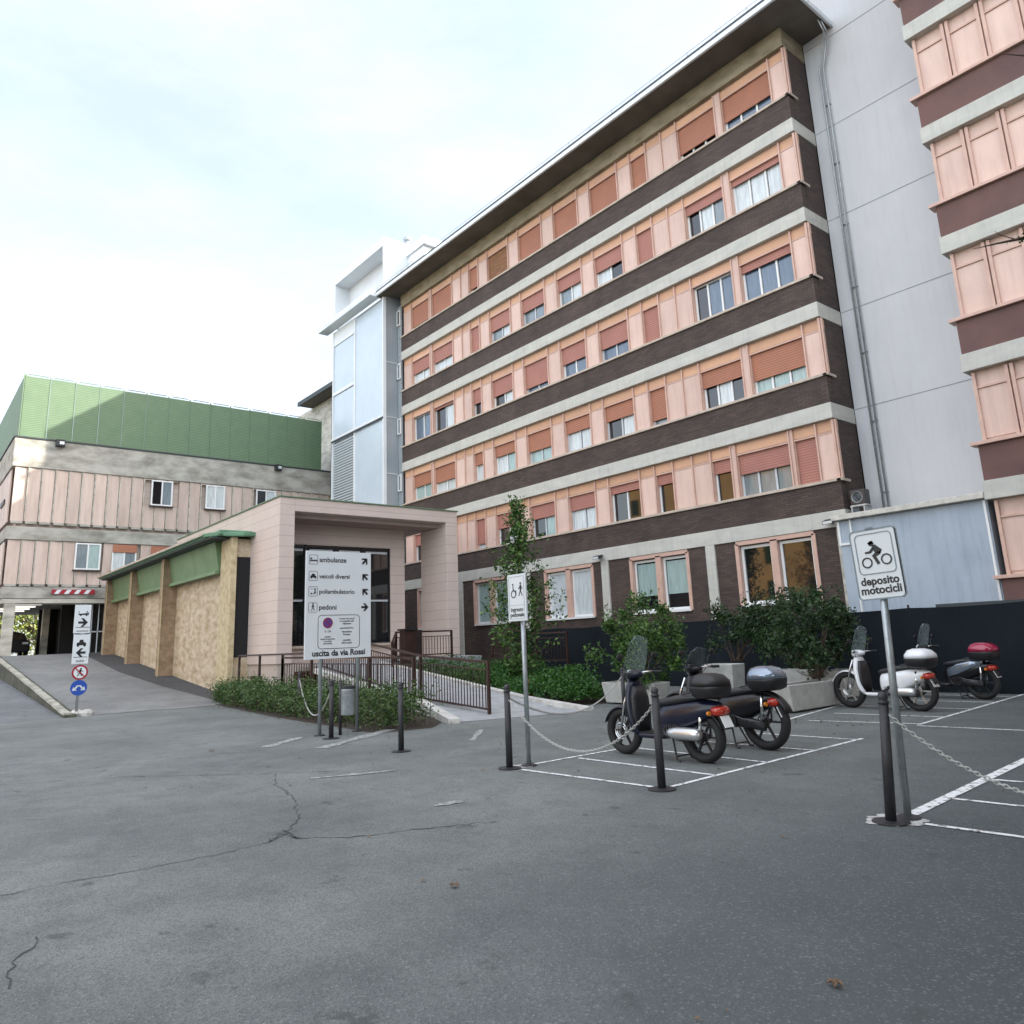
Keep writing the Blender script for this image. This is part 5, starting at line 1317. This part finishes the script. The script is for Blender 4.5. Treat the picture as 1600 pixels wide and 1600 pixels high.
    m_ = MB().loft([(.02, 0, .45, .10, .16), (-.06, 0, .47, .15, .2), (-.26, 0, .50, .165, .20), (-.46, 0, .54, .165, .18), (-.66, 0, .59, .145, .14), (-.82, 0, .62, .11, .09), (-.93, 0, .64, .07, .05)], 'x', 18, 2.6)
    m_.build('rear_body', body_m, t, smooth=True, subsurf=1)
    if side:
        for s_ in (-1, 1):
            m_ = MB().loft([(-.1, s_*.145, .5, .02, .08), (-.3, s_*.165, .58, .02, .10), (-.55, s_*.16, .66, .02, .07), (-.78, s_*.115, .72, .015, .035)], 'x', 12, 2.2)
            m_.build('side_panel', side, t, smooth=True)
    m_ = MB().loft([(.04, 0, .65, .07, .03), (-.02, 0, .67, .13, .05), (-.22, 0, .69, .15, .055), (-.36, 0, .72, .15, .06), (-.58, 0, .75, .125, .05), (-.72, 0, .75, .07, .02)], 'x', 16, 3)
    m_.build('seat', 'seat', t, smooth=True, subsurf=1)
    # rear mudguard, engine, swing arm
    m_ = MB(); n = 12
    for k in range(n+1):
        a = R(20+140*k/n); R0 = rr+.035
        for j in range(5): s_ = (j-2)/2; m_.v.append((xr-R0*math.cos(a), .075*s_, rr+(R0-.02*s_*s_)*math.sin(a)))
    for k in range(n):
        for j in range(4): a = k*5+j; m_.f.append((a, a+1, a+6, a+5))
    o = m_.build('rear_mudguard', 'plastic', t, smooth=True); q = o.modifiers.new('solid', 'SOLIDIFY'); q.thickness = .01
    m_ = MB().loft([(-.02, 0, .34, .07, .06), (-.12, .02, .35, .11, .10), (-.3, .03, .36, .11, .09), (-.45, .07, .33, .05, .07), (-.62*big-.05, .09, .30, .035, .06)], 'x', 14, 3)
    m_.build('engine', 'rim_dark', t, smooth=True)
    m_ = MB().loft([(.0, 0, .36, .09, .12), (-.1, 0, .38, .135, .14), (-.3, 0, .40, .14, .13), (-.42, 0, .46, .10, .09)], 'x', 14, 3.4); m_.build('belly_pan', 'plastic', t, smooth=True)
    m_ = MB()
    for k in range(5): m_.box(-.34+.035*k, -.32+.035*k, .11, .165, .27, .43)
    m_.torus((-.2, .15, .35), .06, .012, 'y', 16, 5); m_.tube([(-.1, .13, .4), (-.3, .15, .42), (-.5, .14, .36)], .012, 6); m_.build('crankcase', 'rim_dark', t)
    m_ = MB(); m_.torus((xf, .07, r), .10, .006, 'y', 24, 4, .5); m_.torus((xf, .07, r), .07, .004, 'y', 20, 4, .5); m_.box(xf-.13, xf-.08, .055, .085, r-.02, r+.06); m_.build('brake_disc', 'chrome', t)
    m_ = MB(); m_.tube([(.36, .18, 1.01), (.42, .1, .9), (xf-.12, .08, r+.4), (xf-.1, .085, r+.05)], .005, 5); m_.tube([(.36, -.18, 1.01), (.43, -.05, .85)], .005, 5); m_.build('brake_cable', 'plastic', t)
    m_ = MB().tube([(xr-.02, -.1, rr), (xr-.06, -.11, rr+.34)], .022, 8); m_.tube([(xr-.02, .1, rr), (xr-.06, .11, rr+.34)], .022, 8); m_.build('shock_absorber', 'chrome', t, smooth=True)
    if silencer:
        m_ = MB().lathe((-.24-.44, .14, .33), [(.035, 0), (.065, .02), (.075, .08), (.075, .34), (.06, .44), (.03, .5)], 16, 'x'); m_.build('silencer', 'silencer', t, smooth=True)
    m_ = MB()
    for s_ in (-1, 1): m_.tube([(-.2, s_*.07, .27), (-.3, s_*.14, .02), (-.36, s_*.15, .012)], .013, 6)
    m_.tube([(-.29, -.13, .06), (-.29, .13, .06)], .01, 6); m_.build('stand', 'plastic', t)
    MB().loft([(-.84, 0, .60, .125, .06), (-.91, 0, .60, .13, .06), (-.96, 0, .60, .08, .035)], 'x', 14, 3).build('tail_light', 'tail_red', t, smooth=True)
    m_ = MB()
    for s_ in (-1, 1): m_.lathe((-.86, s_*.17, .58), [(.028, 0), (.025, .03), (.005, .04)], 10, 'x')
    m_.build('indicator', 'amber', t)
    m_ = MB().bar((-.86, 0, .62), (-.98, 0, .40), .16, .012); m_.build('plate_holder', 'plastic', t)
    MB().bar((-.925, 0, .545), (-.985, 0, .42), .165, .008).build('number_plate', 'plate', t).location.x -= .012
    m_ = MB()
    for s_ in (-1, 1): m_.tube([(-.45, s_*.14, .78), (-.75, s_*.13, .84), (-.86, s_*.05, .85)], .011, 6)
    m_.build('grab_rail', 'plastic', t)
    if box:
        bs = box if isinstance(box, float) else 1.0
        cx_, zb = -.78, box_z
        m_ = MB().loft([(zb, cx_, 0, .13*bs, .15*bs), (zb+.03, cx_, 0, .19*bs, .21*bs), (zb+.12*bs, cx_, 0, .205*bs, .225*bs), (zb+.14*bs, cx_, 0, .205*bs, .225*bs)], 'z', 22, 3.2)
        B_ = m_.build('top_box', 'plastic', t, smooth=True)
        m_ = MB().loft([(zb+.143*bs, cx_, 0, .21*bs, .23*bs), (zb+.2*bs, cx_, 0, .20*bs, .22*bs), (zb+.26*bs, cx_+.01, 0, .15*bs, .17*bs), (zb+.285*bs, cx_+.02, 0, .07*bs, .09*bs)], 'z', 22, 2.8)
        m_.build('lid', boxlid or 'plastic', B_, smooth=True)
    t.location = loc; t.rotation_euler = (0, 0, rz)
    return t
PI = math.pi
scooter((-6.60, 7.66, 0), PI+.0, 'navy blue scooter with black top box nearest the camera', 'paint_navy', .29, None, None, 1.0, None, 'screen', .5, 'rim_dark')
scooter((-6.65, 8.95, 0), PI-.05, 'large black scooter with silver-lidded top box behind the navy one', 'paint_black', .33, .35, None, 1.06, 'paint_silver', 'screen_dark', .3, 'rim_dark', silencer=False, big=1.12)
scooter((-6.95, 14.22, 0), PI-.12, 'white scooter with tall windscreen and white top box', 'paint_white', .33, .34, None, 1.15, 'paint_white', 'screen', .5, 'rim_light', big=1.06)
scooter((-6.85, 16.75, 0), PI-.1, 'dark scooter with silver flank and crimson top box lid', 'paint_black', .31, .32, None, 1.2, 'paint_crimson', 'screen', .5, 'rim_dark', side='paint_silver', silencer=False, big=1.08)

# ================================================================== what the lower windows mirror: an ochre house and a tree behind the camera
oc = thing('ochre_house', 'sunlit ochre house mirrored in the lower hospital windows', 'building', (-40, -26, 0))
MB().box(-56, -26, -36, -25, 0, 21).build('wall', 'ochre', oc)
b = MB()
for i in range(6):
    for k in range(9): b.box(-54.5+k*3.2, -53.4+k*3.2, -24.99, -24.93, 1.2+i*3.3, 2.9+i*3.3)
b.build('window_shutters', 'leaf_dark', oc)
MB().prism([(-57, -37, 21), (-57, -24, 21), (-57, -30.5, 24)], (32, 0, 0)).build('roof', 'shutter', oc)
bigtree((-30.5, -19, 0), 9, 2.6, 2600, 'leaf_autumn', 'russet tree mirrored in the right-hand ground floor window', 61, .3)
